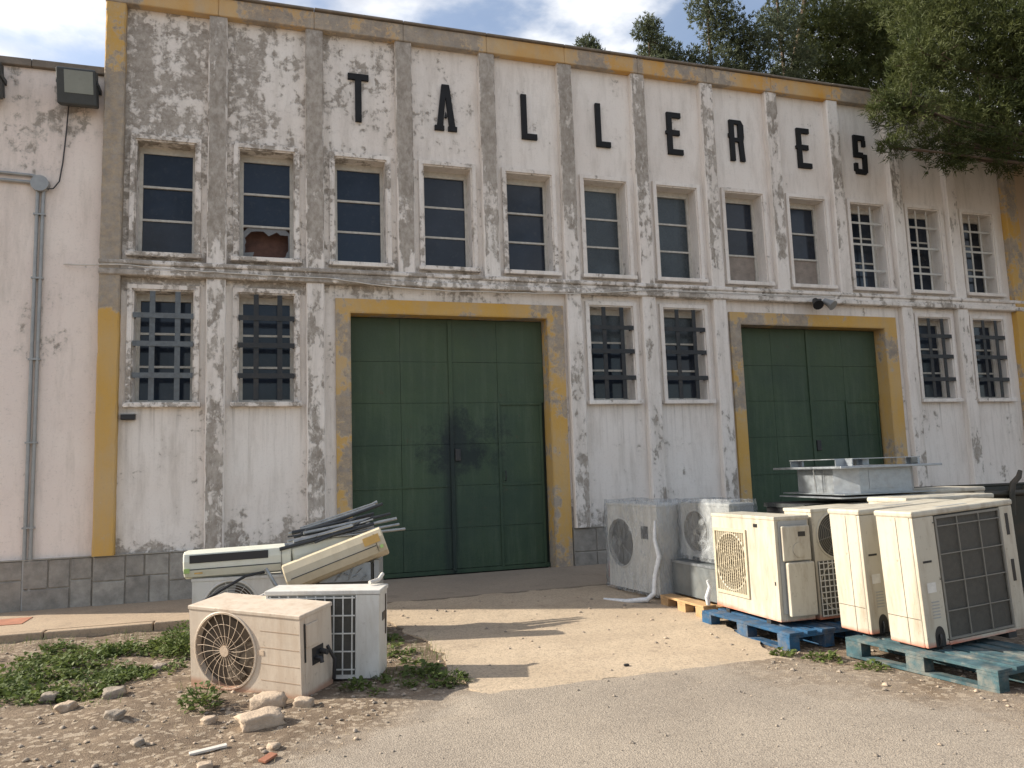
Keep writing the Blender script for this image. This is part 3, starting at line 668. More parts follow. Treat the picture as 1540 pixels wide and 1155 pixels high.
for s in (-1, 1):
    m = MB(); m.tube([(s*.05, -.03, .04), (s*.10, -.09, .02)], .014, 6); m.build('arm', M['black'], t)
    m = MB(); m.tube([(s*.09, -.06, .06), (s*.12, -.13, .01), (s*.145, -.20, -.05)], [.045, .06, .085], 14); m.build('lamp_head', M['conduit' if s > 0 else 'black'], t)

# ------------------------------------------------------------------ air-conditioning units
def plate_with_hole(m, x0, x1, z0, z1, holes, y0, y1, n=40):
    """rectangular sheet y0..y1 with round holes stacked vertically"""
    zs = [z0]+[(holes[i][1]+holes[i+1][1])/2 for i in range(len(holes)-1)]+[z1]
    for (cx, cz, r), a, b in zip(holes, zs[:-1], zs[1:]):
        ang = sorted({*[2*pi*k/n for k in range(n)], *[math.atan2(z-cz, x-cx) % (2*pi) for x in (x0, x1) for z in (a, b)]})
        inn = [(cx+r*cos(t), cz+r*sin(t)) for t in ang]; out = []
        for t in ang:
            c, s = cos(t), sin(t); k = min(((x1-cx)/c if c > 1e-9 else (x0-cx)/c if c < -1e-9 else 1e9), ((b-cz)/s if s > 1e-9 else (a-cz)/s if s < -1e-9 else 1e9)); out.append((cx+c*k, cz+s*k))
        N = len(ang); vs = [(x, y0, z) for x, z in inn]+[(x, y0, z) for x, z in out]+[(x, y1, z) for x, z in inn]
        fs = [(i, (i+1) % N, N+(i+1) % N, N+i) for i in range(N)]+[(i, 2*N+i, 2*N+(i+1) % N, (i+1) % N) for i in range(N)]
        m.add(vs, fs)
    # outer rim
    m.add([(x0, y0, z0), (x1, y0, z0), (x1, y0, z1), (x0, y0, z1), (x0, y1, z0), (x1, y1, z0), (x1, y1, z1), (x0, y1, z1)], [(0, 1, 5, 4), (1, 2, 6, 5), (2, 3, 7, 6), (3, 0, 4, 7)])
    return m
def ring(m, c, R, r, y, n=40, seg=5):
    m.tube([(c[0]+R*cos(2*pi*k/n), y, c[1]+R*sin(2*pi*k/n)) for k in range(n+1)], r, seg, caps=False); return m
def outdoor_unit(t, w, d, h, fans, case, wire, shroud='coil', style='rings', hub=True, lines=True, feet=True, side='cover', grille_square=False):
    """front looks along -y; origin at the middle of the base"""
    f = .05; y0 = -d/2
    z0 = .035 if feet else 0
    B('casing', case, t, -w/2, w/2, y0+f, d/2, z0, h-.002, r=.008)
    m = MB(); plate_with_hole(m, -w/2+.002, w/2-.002, z0+.004, h-.006, fans, y0, y0+f-.001); fp = m.build('front_panel', M[case], t)
    B('top_lid', case, t, -w/2-.006, w/2+.006, y0-.006, d/2+.006, h-.03, h, r=.006)
    for (cx, cz, r) in fans:
        m = MB(); m.disc((cx, y0+f-.003, cz), r*.995, 40); fan = m.build('fan', M[shroud], t)
        for k in range(3):
            a0 = 2*pi*k/3+.4; m = MB(); vs = []
            for q in range(7):
                for e in range(2):
                    a = a0+q*.16; rr = r*(.2 if e == 0 else .86); vs.append((cx+rr*cos(a), y0+f-.008-.024*q/6, cz+rr*sin(a)))
            m.add(vs, [(2*q, 2*q+1, 2*q+3, 2*q+2) for q in range(6)], True); m.build('fan_blade', M['hous' if shroud == 'coil' else 'coil_brown'], fan)
        m = MB()
        if style == 'radial':
            for k in range(22):
                a = 2*pi*k/22; pts = []
                for q in range(5): rr = r*(.14+.86*q/4); b = a+.22*(q/4)**1.5; pts.append((cx+rr*cos(b), y0-.010*sin(pi*q/4)-.004, cz+rr*sin(b)))
                m.tube(pts, .0021, 4, caps=False)
            for R in (.40, .72, 1.0): ring(m, (cx, cz), r*R, .0018, y0-.008)
        else:
            nr = 9
            for k in range(1, nr+1): ring(m, (cx, cz), r*(.12+.88*k/nr), .0026, y0-.003, 36, 4)
            for k in range(8):
                a = 2*pi*k/8+.2; m.tube([(cx+r*.1*cos(a), y0-.004, cz+r*.1*sin(a)), (cx+r*cos(a), y0-.004, cz+r*sin(a))], .003, 4, caps=False)
        m.build('fan_grille', M[wire], fp)
        if hub:
            m = MB(); m.tube([(cx, y0-.002, cz), (cx, y0-.016, cz)], r*.145, 18, smooth=False); m.build('hub_cap', M[wire], fp)
        m = MB(); ring(m, (cx, cz), r*1.03, .010, y0, 44, 6); m.build('fan_rim', M[case], fp)
    if feet:
        for s in (-1, 1): B('foot', 'iron', t, s*w*.32-.03, s*w*.32+.03, y0+.0, d/2-.0, 0, .034)
    return t

# dusty unit in front of the heap -------------------------------------------------
M['groove'] = simple('groove_brown', (.36, .25, .17), .9)  # darker tone for the strips that draw the embossed lines
hl = 'air conditioners dumped in a heap by the kerb'
u = thing('outdoor_unit', 'dusty pinkish outdoor air conditioner with round fan grille lying on the dirt', 'air conditioner', (-.015, -4.30, GZ+.004), (RD(5.5), RD(2.4), RD(-39.5)), hl)
w, d, h = .99, .37, .60
outdoor_unit(u, w, d, h, [(-.165, .295, .268)], 'ac_dusty', 'grille_dusty', 'coil_brown', 'radial', feet=False)
for z in (.12, .235, .35, .465):
    B('groove', 'groove', u, .150, w/2-.012, -d/2-.0015, -d/2-.0003, z, z+.004)
B('badge', 'grille_dusty', u, .12, .18, -d/2-.003, -d/2-.0003, .295, .33)
# valve end with torn cover
B('torn_cover', 'ac_dusty', u, w/2+.001, w/2+.014, -.13, .01, .36, .52, r=.004)
B('cover_gap', 'slot', u, w/2+.0005, w/2+.003, -.145, -.128, .26, .53); m = MB(); m.tube([(w/2+.002, -.02, .26), (w/2+.05, -.02, .26), (w/2+.055, -.02, .23)], .016, 8); m.build('valve', M['black'], u)
m = MB(); m.tube([(w/2+.001, .04, .29), (w/2+.06, .04, .285)], .02, 8); m.build('valve', M['iron'], u)
B('valve_opening', 'slot', u, w/2+.0005, w/2+.004, -.06, .07, .215, .335)
m = MB(); m.tube([(w/2+.0, .12, .30), (w/2+.05, .14, .20), (w/2+.03, .15, .05)], .014, 7); m.build('hose', M['black'], u)

# unit behind it seen from the coil side ----------------------------------------------
u = thing('outdoor_unit', 'white outdoor unit showing its black coil grid, standing behind the dusty fan unit', 'air conditioner', (.455, -4.235, GZ-.002), (0, RD(1.0), RD(-19)), hl)
w, d, h = .86, .32, .665
B('casing', 'ac_white', u, -w/2, w/2, -d/2+.03, d/2, .02, h-.012, r=.008); B('top_lid', 'ac_white', u, -w/2-.008, w/2+.008, -d/2-.004, d/2+.008, h-.034, h, r=.006)
B('coil', 'coil', u, -w/2+.02, .245, -d/2+.010, -d/2+.028, .03, h-.05)
B('end_panel', 'ac_white', u, .25, w/2-.001, -d/2, -d/2+.029, .022, h-.036, r=.005); B('end_panel', 'ac_white', u, -w/2+.001, -w/2+.02, -d/2, -d/2+.029, .022, h-.036, r=.004)
B('bottom_rail', 'ac_white', u, -w/2+.021, .249, -d/2, -d/2+.02, .022, .05)
m = MB()
for q in range(10): x = -w/2+.035+q*.069; m.box(x-.005, x+.005, -d/2-.002, -d/2+.006, .05, h-.04)
for q in range(5): z = .09+q*.13; m.box(-w/2+.021, .249, -d/2-.007, -d/2-.0025, z-.005, z+.005)
m.build('coil_guard', M['grille_white'], u)
B('handle_recess', 'slot', u, w/2+.0005, w/2+.004, -.05, .06, .42, .48); B('side_strip', 'coil_brown', u, w/2+.0005, w/2+.006, .07, .10, .30, .60)
for s in (-.3, .3): B('foot', 'iron', u, s-.03, s+.03, -d/2, d/2, 0, .019)

# third unit at the back of the heap --------------------------------------------------
u = thing('outdoor_unit', 'white outdoor unit under the ivory indoor unit at the back of the heap', 'air conditioner', (-.143, -2.71, GZ), (0, 0, RD(-10)), hl)
outdoor_unit(u, .92, .34, .635, [(-.12, .36, .235)], 'ac_white', 'grille_white', 'ac_grey', 'rings', hub=False)
u = thing('outdoor_unit', 'grey stripped condenser with bare coil under the yellowed indoor unit', 'air conditioner', (.62, -2.86, GZ), (0, 0, RD(-14)), hl)
w, d, h = .90, .34, .73
B('base_pan', 'ac_grey', u, -w/2, w/2, -d/2, d/2, 0, .05, r=.005); B('coil', 'coil', u, -w/2+.02, w/2-.06, -d/2+.02, d/2-.02, .051, h-.03)
B('corner_post', 'ac_grey', u, w/2-.05, w/2, -d/2, d/2, .051, h, r=.004); B('corner_post', 'ac_grey', u, -w/2, -w/2+.018, -d/2, d/2, .051, h, r=.004)
B('torn_foil', 'galv', u, -.10, w/2-.08, -d/2+.005, -d/2+.015, .54, h-.02)
m = MB()
for q in range(10): m.tube([(-.08+q*.04, -d/2+.003, .55+.1*(q % 3)/3), (-.05+q*.042, -d/2-.006, .66-.06*(q % 2))], .006, 5)
m.build('bent_fins', M['galv'], u)

def indoor_unit(name, label, loc, rot, L, mat, strip=True, labels=()):
    t = thing(name, label, 'indoor unit', loc, rot, 'indoor air conditioner units on the heap')
    # cross-section (y, z): flat back, rounded front
    prof = [(.0, 0), (-.10, .0), (-.155, .025), (-.185, .08), (-.19, .16), (-.175, .225), (-.13, .25), (0, .25)]; n = len(prof)
    m = MB(); vs = []; secs = [(-L/2, .93), (-L/2+.012, 1.0), (L/2-.012, 1.0), (L/2, .93)]
    for x, s in secs: vs += [(x, y*s, .125+(z-.125)*s) for y, z in prof]
    fs = [(k*n+i, k*n+(i+1) % n, (k+1)*n+(i+1) % n, (k+1)*n+i) for k in range(3) for i in range(n)]+[tuple(range(n)), tuple(range(3*n, 4*n))[::-1]]
    m.add(vs, fs); m.build('body', M[mat], t)
    if strip: B('air_slot', 'slot', t, -L/2+.06, L/2-.20, -.1945, -.184, .145, .215)
    m = MB(); m.add([(-L/2+.05, -.164, .022), (L/2-.09, -.164, .022), (L/2-.09, -.197, .083), (-L/2+.05, -.197, .083)], [(0, 1, 2, 3)]); m.add([(-L/2+.05, -.158, .022), (L/2-.09, -.158, .022), (L/2-.09, -.190, .083), (-L/2+.05, -.190, .083)], [(3, 2, 1, 0)]); m.build('louver', M[mat], t)
    B('louver_gap', 'slot', t, -L/2+.05, L/2-.09, -.1935, -.186, .0865, .0925)
    B('seam', 'coil_brown', t, L/2-.085, L/2-.081, -.1925, -.18, .03, .20)
    for x0, x1, z0, z1, lm in labels: B('label_sticker', lm, t, x0, x1, -.1975, -.1945, z0, z1)
    return t
indoor_unit('indoor_unit', 'ivory indoor unit with long dark air slot and green sticker', (-.209, -2.71, .517), (0, RD(-1.5), RD(-7)), .94, 'indoor', True, [(-.46, -.41, .06, .10, 'label_green'), (-.37, -.30, .05, .062, 'label_orange')])
indoor_unit('indoor_unit', 'yellowed indoor unit propped at a slant with orange sticker at its raised end', (.682, -3.02, .495), (RD(-14), RD(-19), RD(-6)), .94, 'indoor_tan', False, [(.28, .43, .115, .19, 'label_orange'), (.41, .44, .05, .08, 'label_green')])
indoor_unit('indoor_unit', 'ivory indoor unit with its end up beneath the loose rods', (.55, -2.65, .588), (RD(6), RD(-10), RD(14)), .68, 'indoor', False)
# loose rods, struts and pipes on top
def rod(p, q, r, mat, label):
    m = MB(); p, q = Vector(p), Vector(q); m.tube([p, p.lerp(q, .5)+Vector((0, 0, -.004)), q], r, 8)
    return tag(m.build('metal_rod', M[mat], None), label, 'rod', 'loose rods lying on the heap')
rl = ['long steel rod lying across the heap of indoor units', 'dark tube lying across the heap of indoor units']
rods = [((0.22, -2.613, 0.852), (1.078, -2.448, 1.083), .013, 0), ((0.33, -2.657, 0.852), (1.144, -2.492, 1.094), .016, 1), ((0.264, -2.745, 0.83), (1.21, -2.58, 0.995), .015, 1), ((0.33, -2.822, 0.819), (1.254, -2.69, 0.951), .016, 0), ((0.132, -2.976, 0.742), (1.012, -2.8, 0.918), .017, 1), ((0.176, -2.91, 0.775), (1.276, -2.712, 0.896), .014, 0), ((0.374, -2.734, 0.885), (1.045, -2.558, 1.006), .013, 1), ((0.33, -2.866, 0.808), (1.32, -2.8, 0.852), .013, 0), ((0.352, -2.8, 0.863), (0.99, -2.69, 0.962), .016, 0)]
rods += [((.25, -2.62, .86), (1.05, -2.50, .98), .02, 1), ((.30, -2.70, .83), (1.0, -2.62, .93), .018, 1), ((.20, -2.85, .80), (.98, -2.75, .92), .012, 0)]
rr_ = random.Random(4)
for _ in range(9):
    a = Vector((rr_.uniform(.18, .5), rr_.uniform(-2.95, -2.6), rr_.uniform(.74, .88))); e = Vector((rr_.uniform(.75, 1.12), rr_.uniform(-2.85, -2.5), rr_.uniform(.84, 1.02))); rods.append((tuple(a), tuple(e), rr_.uniform(.007, .02), rr_.choice((0, 1, 1))))
for p, q, r, k in rods: rod(p, q, r, ('rod', 'rod_dark')[k], rl[k])
tag(MB().tube([(0.33, -2.558, 0.896), (1.045, -2.426, 1.094), (1.1, -2.415, 1.111)], [.011, .011, .02], 8).build('threaded_rod', M['rod'], None), 'topmost rod with a swollen tip pointing past the green door', 'rod')
t = thing('wall_bracket', 'bent pale bracket hanging off the heap above the dusty unit', 'bracket', (0.11, -3.196, 0.401))
MB().tube([(-.10, 0, .20), (-.02, -.03, .06), (.03, -.04, .0)], .017, 7).build('arm', M['rod'], t); MB().tube([(-.16, -.10, -.03), (-.04, -.06, .01), (.05, -.04, .02)], .015, 7).build('arm', M['pvc'], t)
tag(MB().tube([(-0.528, -3.075, 0.335), (-0.385, -3.042, 0.412), (-0.165, -2.976, 0.522), (0, -2.932, 0.544)], .013, 7).build('rubber_hose', M['black'], None), 'black rubber hose slanting between the ivory indoor unit and the dusty unit', 'hose')
tag(MB().tube([(.78, -4.28, .555), (.86, -4.22, .565), (.90, -4.16, .60)], .016, 7).build('pipe_stub', M['pvc'], None), 'short pale pipe on the corner of the white coil unit', 'pipe')

# ------------------------------------------------------------------ pallets
def pallet(label, loc, rotz, mat, cat='pallet', L=1.2, Wd=.8):
    """L along y, Wd along x, origin at the middle of the base"""
    t = thing('pallet', label, cat, loc, (0, 0, rotz), 'pallets under the air conditioners')
    hx, hy = Wd/2, L/2
    for x in (-hx+.05, 0, hx-.05):
        B('bottom_board', mat, t, x-.05, x+.05, -hy, hy, 0, .021, r=.002)
        for y in (-hy+.0725, 0, hy-.0725): B('block', mat, t, x-.05+.001, x+.05-.001, y-.0725, y+.0725, .0215, .0995, r=.002)
    for y in (-hy+.0725, 0, hy-.0725): B('cross_board', mat, t, -hx, hx, y-.0725, y+.0725, .100, .121, r=.002)
    k = 5; wds = [.145, .10, .145, .10, .145]; gap = (Wd-sum(wds))/(k-1); x = -hx
    for wd in wds:
        m = MB(); m.rbox(x, x+wd, -hy, hy, .1215, .1435, r=.003); m.build('top_board', M[mat], t, loc=(0, rnd.uniform(-.006, .006), 0)); x += wd+gap
    return t
PT = .144
pallet('bright blue pallet under the white unit with a square fan grille', (4.34, -4.50, GZ+.005), RD(3), 'blue_wood')
pallet('faded teal pallet under the tall cream coil units', (4.74, -5.95, GZ+.005), RD(7), 'teal_wood')
pallet('raw wooden pallet under the grey metal cabinet', (4.58, -3.40, GZ+.02), RD(2), 'wood', L=.8, Wd=1.2)
t = pallet('raw wooden pallet corner standing past the teal pallet', (4.86, -7.38, GZ+.005), RD(6), 'wood')

# ------------------------------------------------------------------ right-hand row of units
gr = 'air conditioners lined up on pallets'
# white unit, fan side towards the ramp
u = thing('outdoor_unit', 'white outdoor unit with square fan grille standing on the blue pallet', 'air conditioner', (4.255, -4.40, .02), (0, RD(-.5), RD(-91.5)), gr)
w, d, h = 1.0, .335, .90
outdoor_unit(u, w, d, h, [(-.20, .47, .25)], 'ac_cream', 'grille_cream', 'coil_brown', 'rings', hub=False)
m = MB(); g0, g1, q0, q1 = -.47, .075, .17, .77
frame4(m, g0, g1, q0, q1, .03, -d/2-.016, -d/2-.0005); m.build('grille_frame', M['grille_cream'], u)
m = MB()
for k in range(1, 14): x = g0+.03+k*(g1-g0-.06)/14; m.box(x-.004, x+.004, -d/2-.013, -d/2-.006, q0+.03, q1-.03)
m.build('grille_slats', M['grille_cream'], u)
B('badge', 'slot', u, .19, .25, -d/2-.003, -d/2-.0005, .80, .83); B('screw', 'slot', u, .45, .465, -d/2-.003, -d/2-.0005, .33, .36)
# end with service cover (towards +x local = towards -y world)
B('end_recess', 'ac_grey', u, w/2+.0005, w/2+.006, -d/2+.03, d/2-.02, .10, .86); B('service_cover', 'ac_cream', u, w/2+.007, w/2+.055, -.10, .16, .08, .52, r=.012)
B('valve_cover', 'ac_cream', u, w/2+.007, w/2+.035, -.12, .15, .53, .82, r=.01); B('warning_label', 'slot', u, w/2+.036, w/2+.038, .03, .10, .73, .77)
m = MB(); m.tube([(w/2+.034, .03, .62), (w/2+.044, .03, .62)], .06, 18, smooth=False); m.build('cover_boss', M['ac_cream'], u)
# unit behind it with dark grid
u = thing('outdoor_unit', 'cream outdoor unit with black grid half hidden behind the square grille unit', 'air conditioner', (4.955, -4.72, .02), (0, RD(-1.0), RD(0)), gr)
w, d, h = 1.0, .36, .96
outdoor_unit(u, w, d, h, [(-.26, .30, .20), (-.26, .73, .19)], 'ac_cream', 'grille_grey', 'coil', 'rings', hub=False)
m = MB()
for k in range(10): x = -.47+k*.045; m.box(x-.004, x+.004, -d/2-.014, -d/2-.009, .06, .52)
for k in range(10): z = .07+k*.048; m.box(-.48, -.05, -d/2-.019, -d/2-.0145, z-.004, z+.004)
m.build('guard_grid', M['grille_white'], u)
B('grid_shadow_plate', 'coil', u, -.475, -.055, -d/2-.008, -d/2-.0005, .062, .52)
# the two tall coil units
def coil_unit(label, loc, rot, w=.98, d=.40, h=1.0, case='ac_cream'):
    u = thing('outdoor_unit', label, 'air conditioner', loc, rot, gr)
    B('casing', case, u, -w/2, w/2, -d/2+.03, d/2, .04, h-.02, r=.012); B('top_lid', case, u, -w/2-.008, w/2+.008, -d/2-.008, d/2+.008, h-.045, h, r=.014)
    B('front_post', case, u, -w/2+.001, -w/2+.20, -d/2, -d/2+.029, .045, h-.047, r=.006); B('end_post', case, u, w/2-.13, w/2-.001, -d/2, -d/2+.029, .045, h-.047, r=.006)
    B('coil', 'coil', u, -w/2+.203, w/2-.133, -d/2+.012, -d/2+.028, .07, h-.05)
    B('bottom_rail', case, u, -w/2+.203, w/2-.133, -d/2, -d/2+.02, .042, .068)
    m = MB(); x0, x1, z0, z1 = -w/2+.205, w/2-.135, .075, h-.055
    frame4(m, x0, x1, z0, z1, .016, -d/2-.004, -d/2+.008)
    for k in (1, 2): x = x0+(x1-x0)*k/3; m.box(x-.0035, x+.0035, -d/2-.003, -d/2+.004, z0+.016, z1-.016)
    for k in (1, 2, 3, 4): z = z0+(z1-z0)*(k/4.35); m.box(x0+.016, x1-.016, -d/2-.0075, -d/2-.0032, z-.0035, z+.0035)
    m.build('coil_guard', M['grille_grey'], u)
    B('panel_seam', 'coil_brown', u, -w/2-.0015, -w/2-.0003, -.02, -.016, .05, h-.05); B('panel_seam', 'coil_brown', u, -w/2-.0015, -w/2-.0003, -d/2+.04, d/2-.01, .235, .239)
    B('brand_plate', 'slot', u, -w/2+.05, -w/2+.13, -d/2-.0025, -d/2-.0003, .63, .645)
    for k in range(6): B('vent_slit', 'ac_grey', u, -w/2+.08, -w/2+.15, -d/2-.0025, -d/2-.0003, .24+k*.022, .247+k*.022)
    m = MB(); n = 14; pts = [(-w/2+.12+.045*cos(pi*k/n), .11+.075*sin(pi*k/n)) for k in range(n+1)]+[(-w/2+.075, .045), (-w/2+.165, .045)]
    m.extrude(pts, -d/2-.003, -d/2-.0005); m.build('pipe_opening', M['slot'], u)
    m = MB(); m.tube([(-w/2+.11, -d/2-.006, .05), (-w/2+.11, -d/2-.02, .09), (-w/2+.12, -d/2-.004, .13)], .009, 6); m.build('pipe_end', M['black'], u)
    B('handle_slot', 'slot', u, w/2-.085, w/2-.055, -d/2-.0025, -d/2-.0003, .74, .90); B('handle_slot', 'slot', u, w/2-.085, w/2-.055, -d/2-.0025, -d/2-.0003, .40, .56)
    B('handle_recess', 'ac_grey', u, -.18, .12, -d/2+.06, -d/2+.10, h+.0003, h+.002)
    B('rating_label', 'grille_white', u, -w/2+.06, -w/2+.14, -d/2-.0022, -d/2-.0003, .42, .49)
    for q in (.08, .5, .9): B('screw', 'iron', u, -w/2+.184, -w/2+.192, -d/2-.003, -d/2-.0003, h*q, h*q+.008)
    for s in (-.32, .32): B('foot', 'iron', u, s-.04, s+.04, -d/2, d/2, 0, .039)
    return u
coil_unit('tall cream unit on the teal pallet, mostly hidden by the twelve-square coil unit', (4.90, -5.36, .022), (0, RD(-2.2), RD(1)), d=.33, h=.99)
coil_unit('tall cream unit on the teal pallet showing its whole twelve-square coil guard', (4.93, -5.85, .022), (0, RD(-3.0), RD(1.5)), d=.34, h=1.0)
coil_unit('cream unit standing behind the twelve-square coil unit, its top in the sun', (5.62, -5.02, GZ), (0, 0, RD(2)), w=1.0, d=.42, h=1.17)
coil_unit('cream unit under the galvanised roof fan', (6.25, -4.40, GZ), (0, 0, RD(4)), w=1.0, d=.42, h=1.20)
def roof_fan():
    t = thing('roof_fan', 'galvanised square roof fan box with wide flange plates', 'roof fan', (5.52, -4.22, 1.03), (0, 0, RD(-4)), None)
    z = .05
    B('lower_plate', 'galv', t, -.53, .48, -.50, .48, 0, .012); B('lower_plate', 'galv', t, -.48, .51, -.48, .49, .030, .040)
    m = MB(); s = .44; c = .16
    poly = [(-s, -s+c), (-s+c, -s), (s-c, -s), (s, -s+c), (s, s-c), (s-c, s), (-s+c, s), (-s, s-c)]
    n = 8; vs = [(x, y, .041) for x, y in poly]+[(x, y, .27) for x, y in poly]; m.add(vs, [tuple(range(n)), tuple(range(n, 2*n))[::-1]]+[(i, (i+1) % n, (i+1) % n+n, i+n) for i in range(n)]); m.build('housing', M['galv'], t)
    B('access_panel', 'galv', t, -.18, .16, -s-.004, -s-.0005, .08, .25, r=.001); B('access_panel', 'galv', t, -s-.004, -s-.0005, -.15, .15, .08, .25, r=.001)
    B('top_plate', 'galv', t, -.545, .545, -.545, .545, .271, .292, r=.004)
    for q in range(4):
        Rz = Matrix.Rotation(q*pi/2, 4, 'Z'); m = MB(); m.box(-.36, .36, -.47, -.30, .355, .363, mat=Rz).box(-.36, -.35, -.46, -.31, .293, .354, mat=Rz).box(.35, .36, -.46, -.31, .293, .354, mat=Rz); m.build('top_flap', M['galv'], t)
    MB().tube([(-.52, -.1, .27), (-.50, -.1, .05)], .006, 6).build('strut', M['rod'], t)
roof_fan()
t = thing('crate', 'dark crate carrying the flange of the galvanised roof fan', 'crate', (5.25, -3.98, GZ)); B('body', 'black', t, -.38, .38, -.30, .30, 0, 1.10, r=.01); B('rim', 'hous', t, -.395, .395, -.315, .315, 1.06, 1.098)
# dark steel skip farther back
t = thing('steel_skip', 'dark olive steel skip with a hooked lever behind the cream units', 'skip', (8.6, -2.9, GZ-.22), (0, 0, RD(-4)))
m = MB(); vs = [(-1.3, -.8, 0), (1.3, -.8, 0), (1.3, .8, 0), (-1.3, .8, 0), (-1.7, -.95, 1.28), (1.7, -.95, 1.28), (1.7, .95, 1.28), (-1.7, .95, 1.28), (-1.6, -.88, 1.28), (1.6, -.88, 1.28), (1.6, .88, 1.28), (-1.6, .88, 1.28), (-1.25, -.75, .1), (1.25, -.75, .1), (1.25, .75, .1), (-1.25, .75, .1)]
m.add(vs, [(0, 3, 2, 1)]+[(i, (i+1) % 4, (i+1) % 4+4, i+4) for i in range(4)]+[(i+4, (i+1) % 4+4, (i+1) % 4+8, i+8) for i in range(4)]+[(i+8, (i+1) % 4+8, (i+1) % 4+12, i+12) for i in range(4)]+[(12, 13, 14, 15)]); m.build('tub', M['olive'], t)
MB().tube([(-1.7, -.95, 1.29), (1.7, -.95, 1.29), (1.7, .95, 1.29), (-1.7, .95, 1.29), (-1.7, -.95, 1.29)], .035, 8).build('rim', M['olive'], t)
MB().tube([(-.55, -.97, 1.05), (-.55, -.99, 1.3), (-.52, -.99, 1.40), (-.43, -.99, 1.47), (-.40, -.99, 1.54)], [.035, .035, .032, .03, .022], 8).build('lever', M['olive'], t)

# wrapped units by the green door
def film(t, w, d, h, seed, z0=0.0):
    m = MB(); r = random.Random(seed); nx, nz = 26, 18; ring_pts = []
    per = [(-w/2, -d/2), (w/2, -d/2), (w/2, d/2), (-w/2, d/2)]; pts = []
    for i in range(4):
        a, b = per[i], per[(i+1) % 4]; k = 16 if i % 2 == 0 else 8
        pts += [(a[0]+(b[0]-a[0])*j/k, a[1]+(b[1]-a[1])*j/k) for j in range(k)]
    n = len(pts); vs = []
    for q in range(nz+1):
        z = z0+(h-z0)*q/nz
        for i, (x, y) in enumerate(pts):
            L = math.hypot(x, y)+1e-6; o = .020+.055*abs(fbm(x*5+seed, y*5+z*6, seed))+.10*max(0, .12-(z-z0))*(1+fbm(x*6, y*6, 2))
            if q == nz: o *= .6
            vs.append((x*(1+o/abs(L)), y*(1+o/abs(L)*1.2), z+(.02+.02*fbm(x*4, y*4, seed) if q == nz else 0)))
    fs = [(q*n+i, q*n+(i+1) % n, (q+1)*n+(i+1) % n, (q+1)*n+i) for q in range(nz) for i in range(n)]+[tuple(nz*n+i for i in range(n))]
    m.add(vs, fs, True); return m.build('plastic_wrap', M['film'], t)
u = thing('outdoor_unit', 'outdoor unit wrapped in clear plastic film right beside the green door frame', 'air conditioner', (4.17, -2.36, -.035), (0, 0, RD(-84)), gr)
outdoor_unit(u, 1.05, .38, 1.0, [(-.24, .55, .27)], 'ac_white', 'grille_grey', 'coil', 'rings'); film(u, 1.06, .40, 1.02, 3, .02)
B('side_label', 'slot', u, .20, .34, -.1925, -.1905, .62, .76)
M['cab'] = simple('cabinet_grey', (.15, .165, .17), .5, .2, sc=8, dirt=(.24, .23, .2), dirt_amt=.4)
u = thing('metal_cabinet', 'grey sheet metal cabinet on the raw wooden pallet', 'cabinet', (4.42, -3.37, GZ+.166), (0, 0, RD(-88)))
B('shell', 'cab', u, -.42, .42, -.25, .25, 0, .34, r=.006); B('opening', 'slot', u, .421, .424, -.22, .22, .03, .30); B('edge_trim', 'galv', u, -.425, .425, -.258, -.251, .32, .345); B('corner_trim', 'galv', u, .395, .426, -.2585, -.2515, .0, .318)
u = thing('outdoor_unit', 'film wrapped outdoor unit sitting on top of the grey metal cabinet', 'air conditioner', (4.47, -3.38, GZ+.166+.346), (0, 0, RD(-86)), gr)
outdoor_unit(u, .84, .30, .60, [(-.16, .30, .21)], 'ac_grey', 'grille_grey', 'coil', 'rings'); film(u, .85, .32, .62, 8, .01)
tag(MB().tube([(4.00, -2.92, .80), (3.98, -2.93, .60), (4.02, -2.94, .42), (3.95, -2.95, .22), (3.93, -2.96, .05), (3.86, -2.92, -.02), (3.70, -2.75, -.045), (3.55, -2.5, -.045)], [.012, .022, .03, .026, .03, .03, .024, .012], 7).build('plastic_strip', M['film_w'], None), 'twisted strip of plastic film trailing from the wrapped unit to the ground', 'plastic strip')
tag(MB().tube([(4.05, -3.82, .05), (4.03, -3.84, .12), (4.06, -3.85, .22), (4.04, -3.84, .28)], [.02, .026, .02, .014], 7).build('plastic_strip', M['film_w'], None), 'short twist of plastic film at the corner of the grey cabinet', 'plastic strip')
t = thing('canister', 'small red canister on the ground between door frame and wrapped unit', 'canister', (4.30, -1.15, -.012)); MB().tube([(0, 0, 0), (0, 0, .20), (0, 0, .25)], [.06, .06, .03], 14).build('body', M['red'], t); MB().tube([(0, 0, .25), (0, 0, .29)], .018, 8).build('cap', M['black'], t)

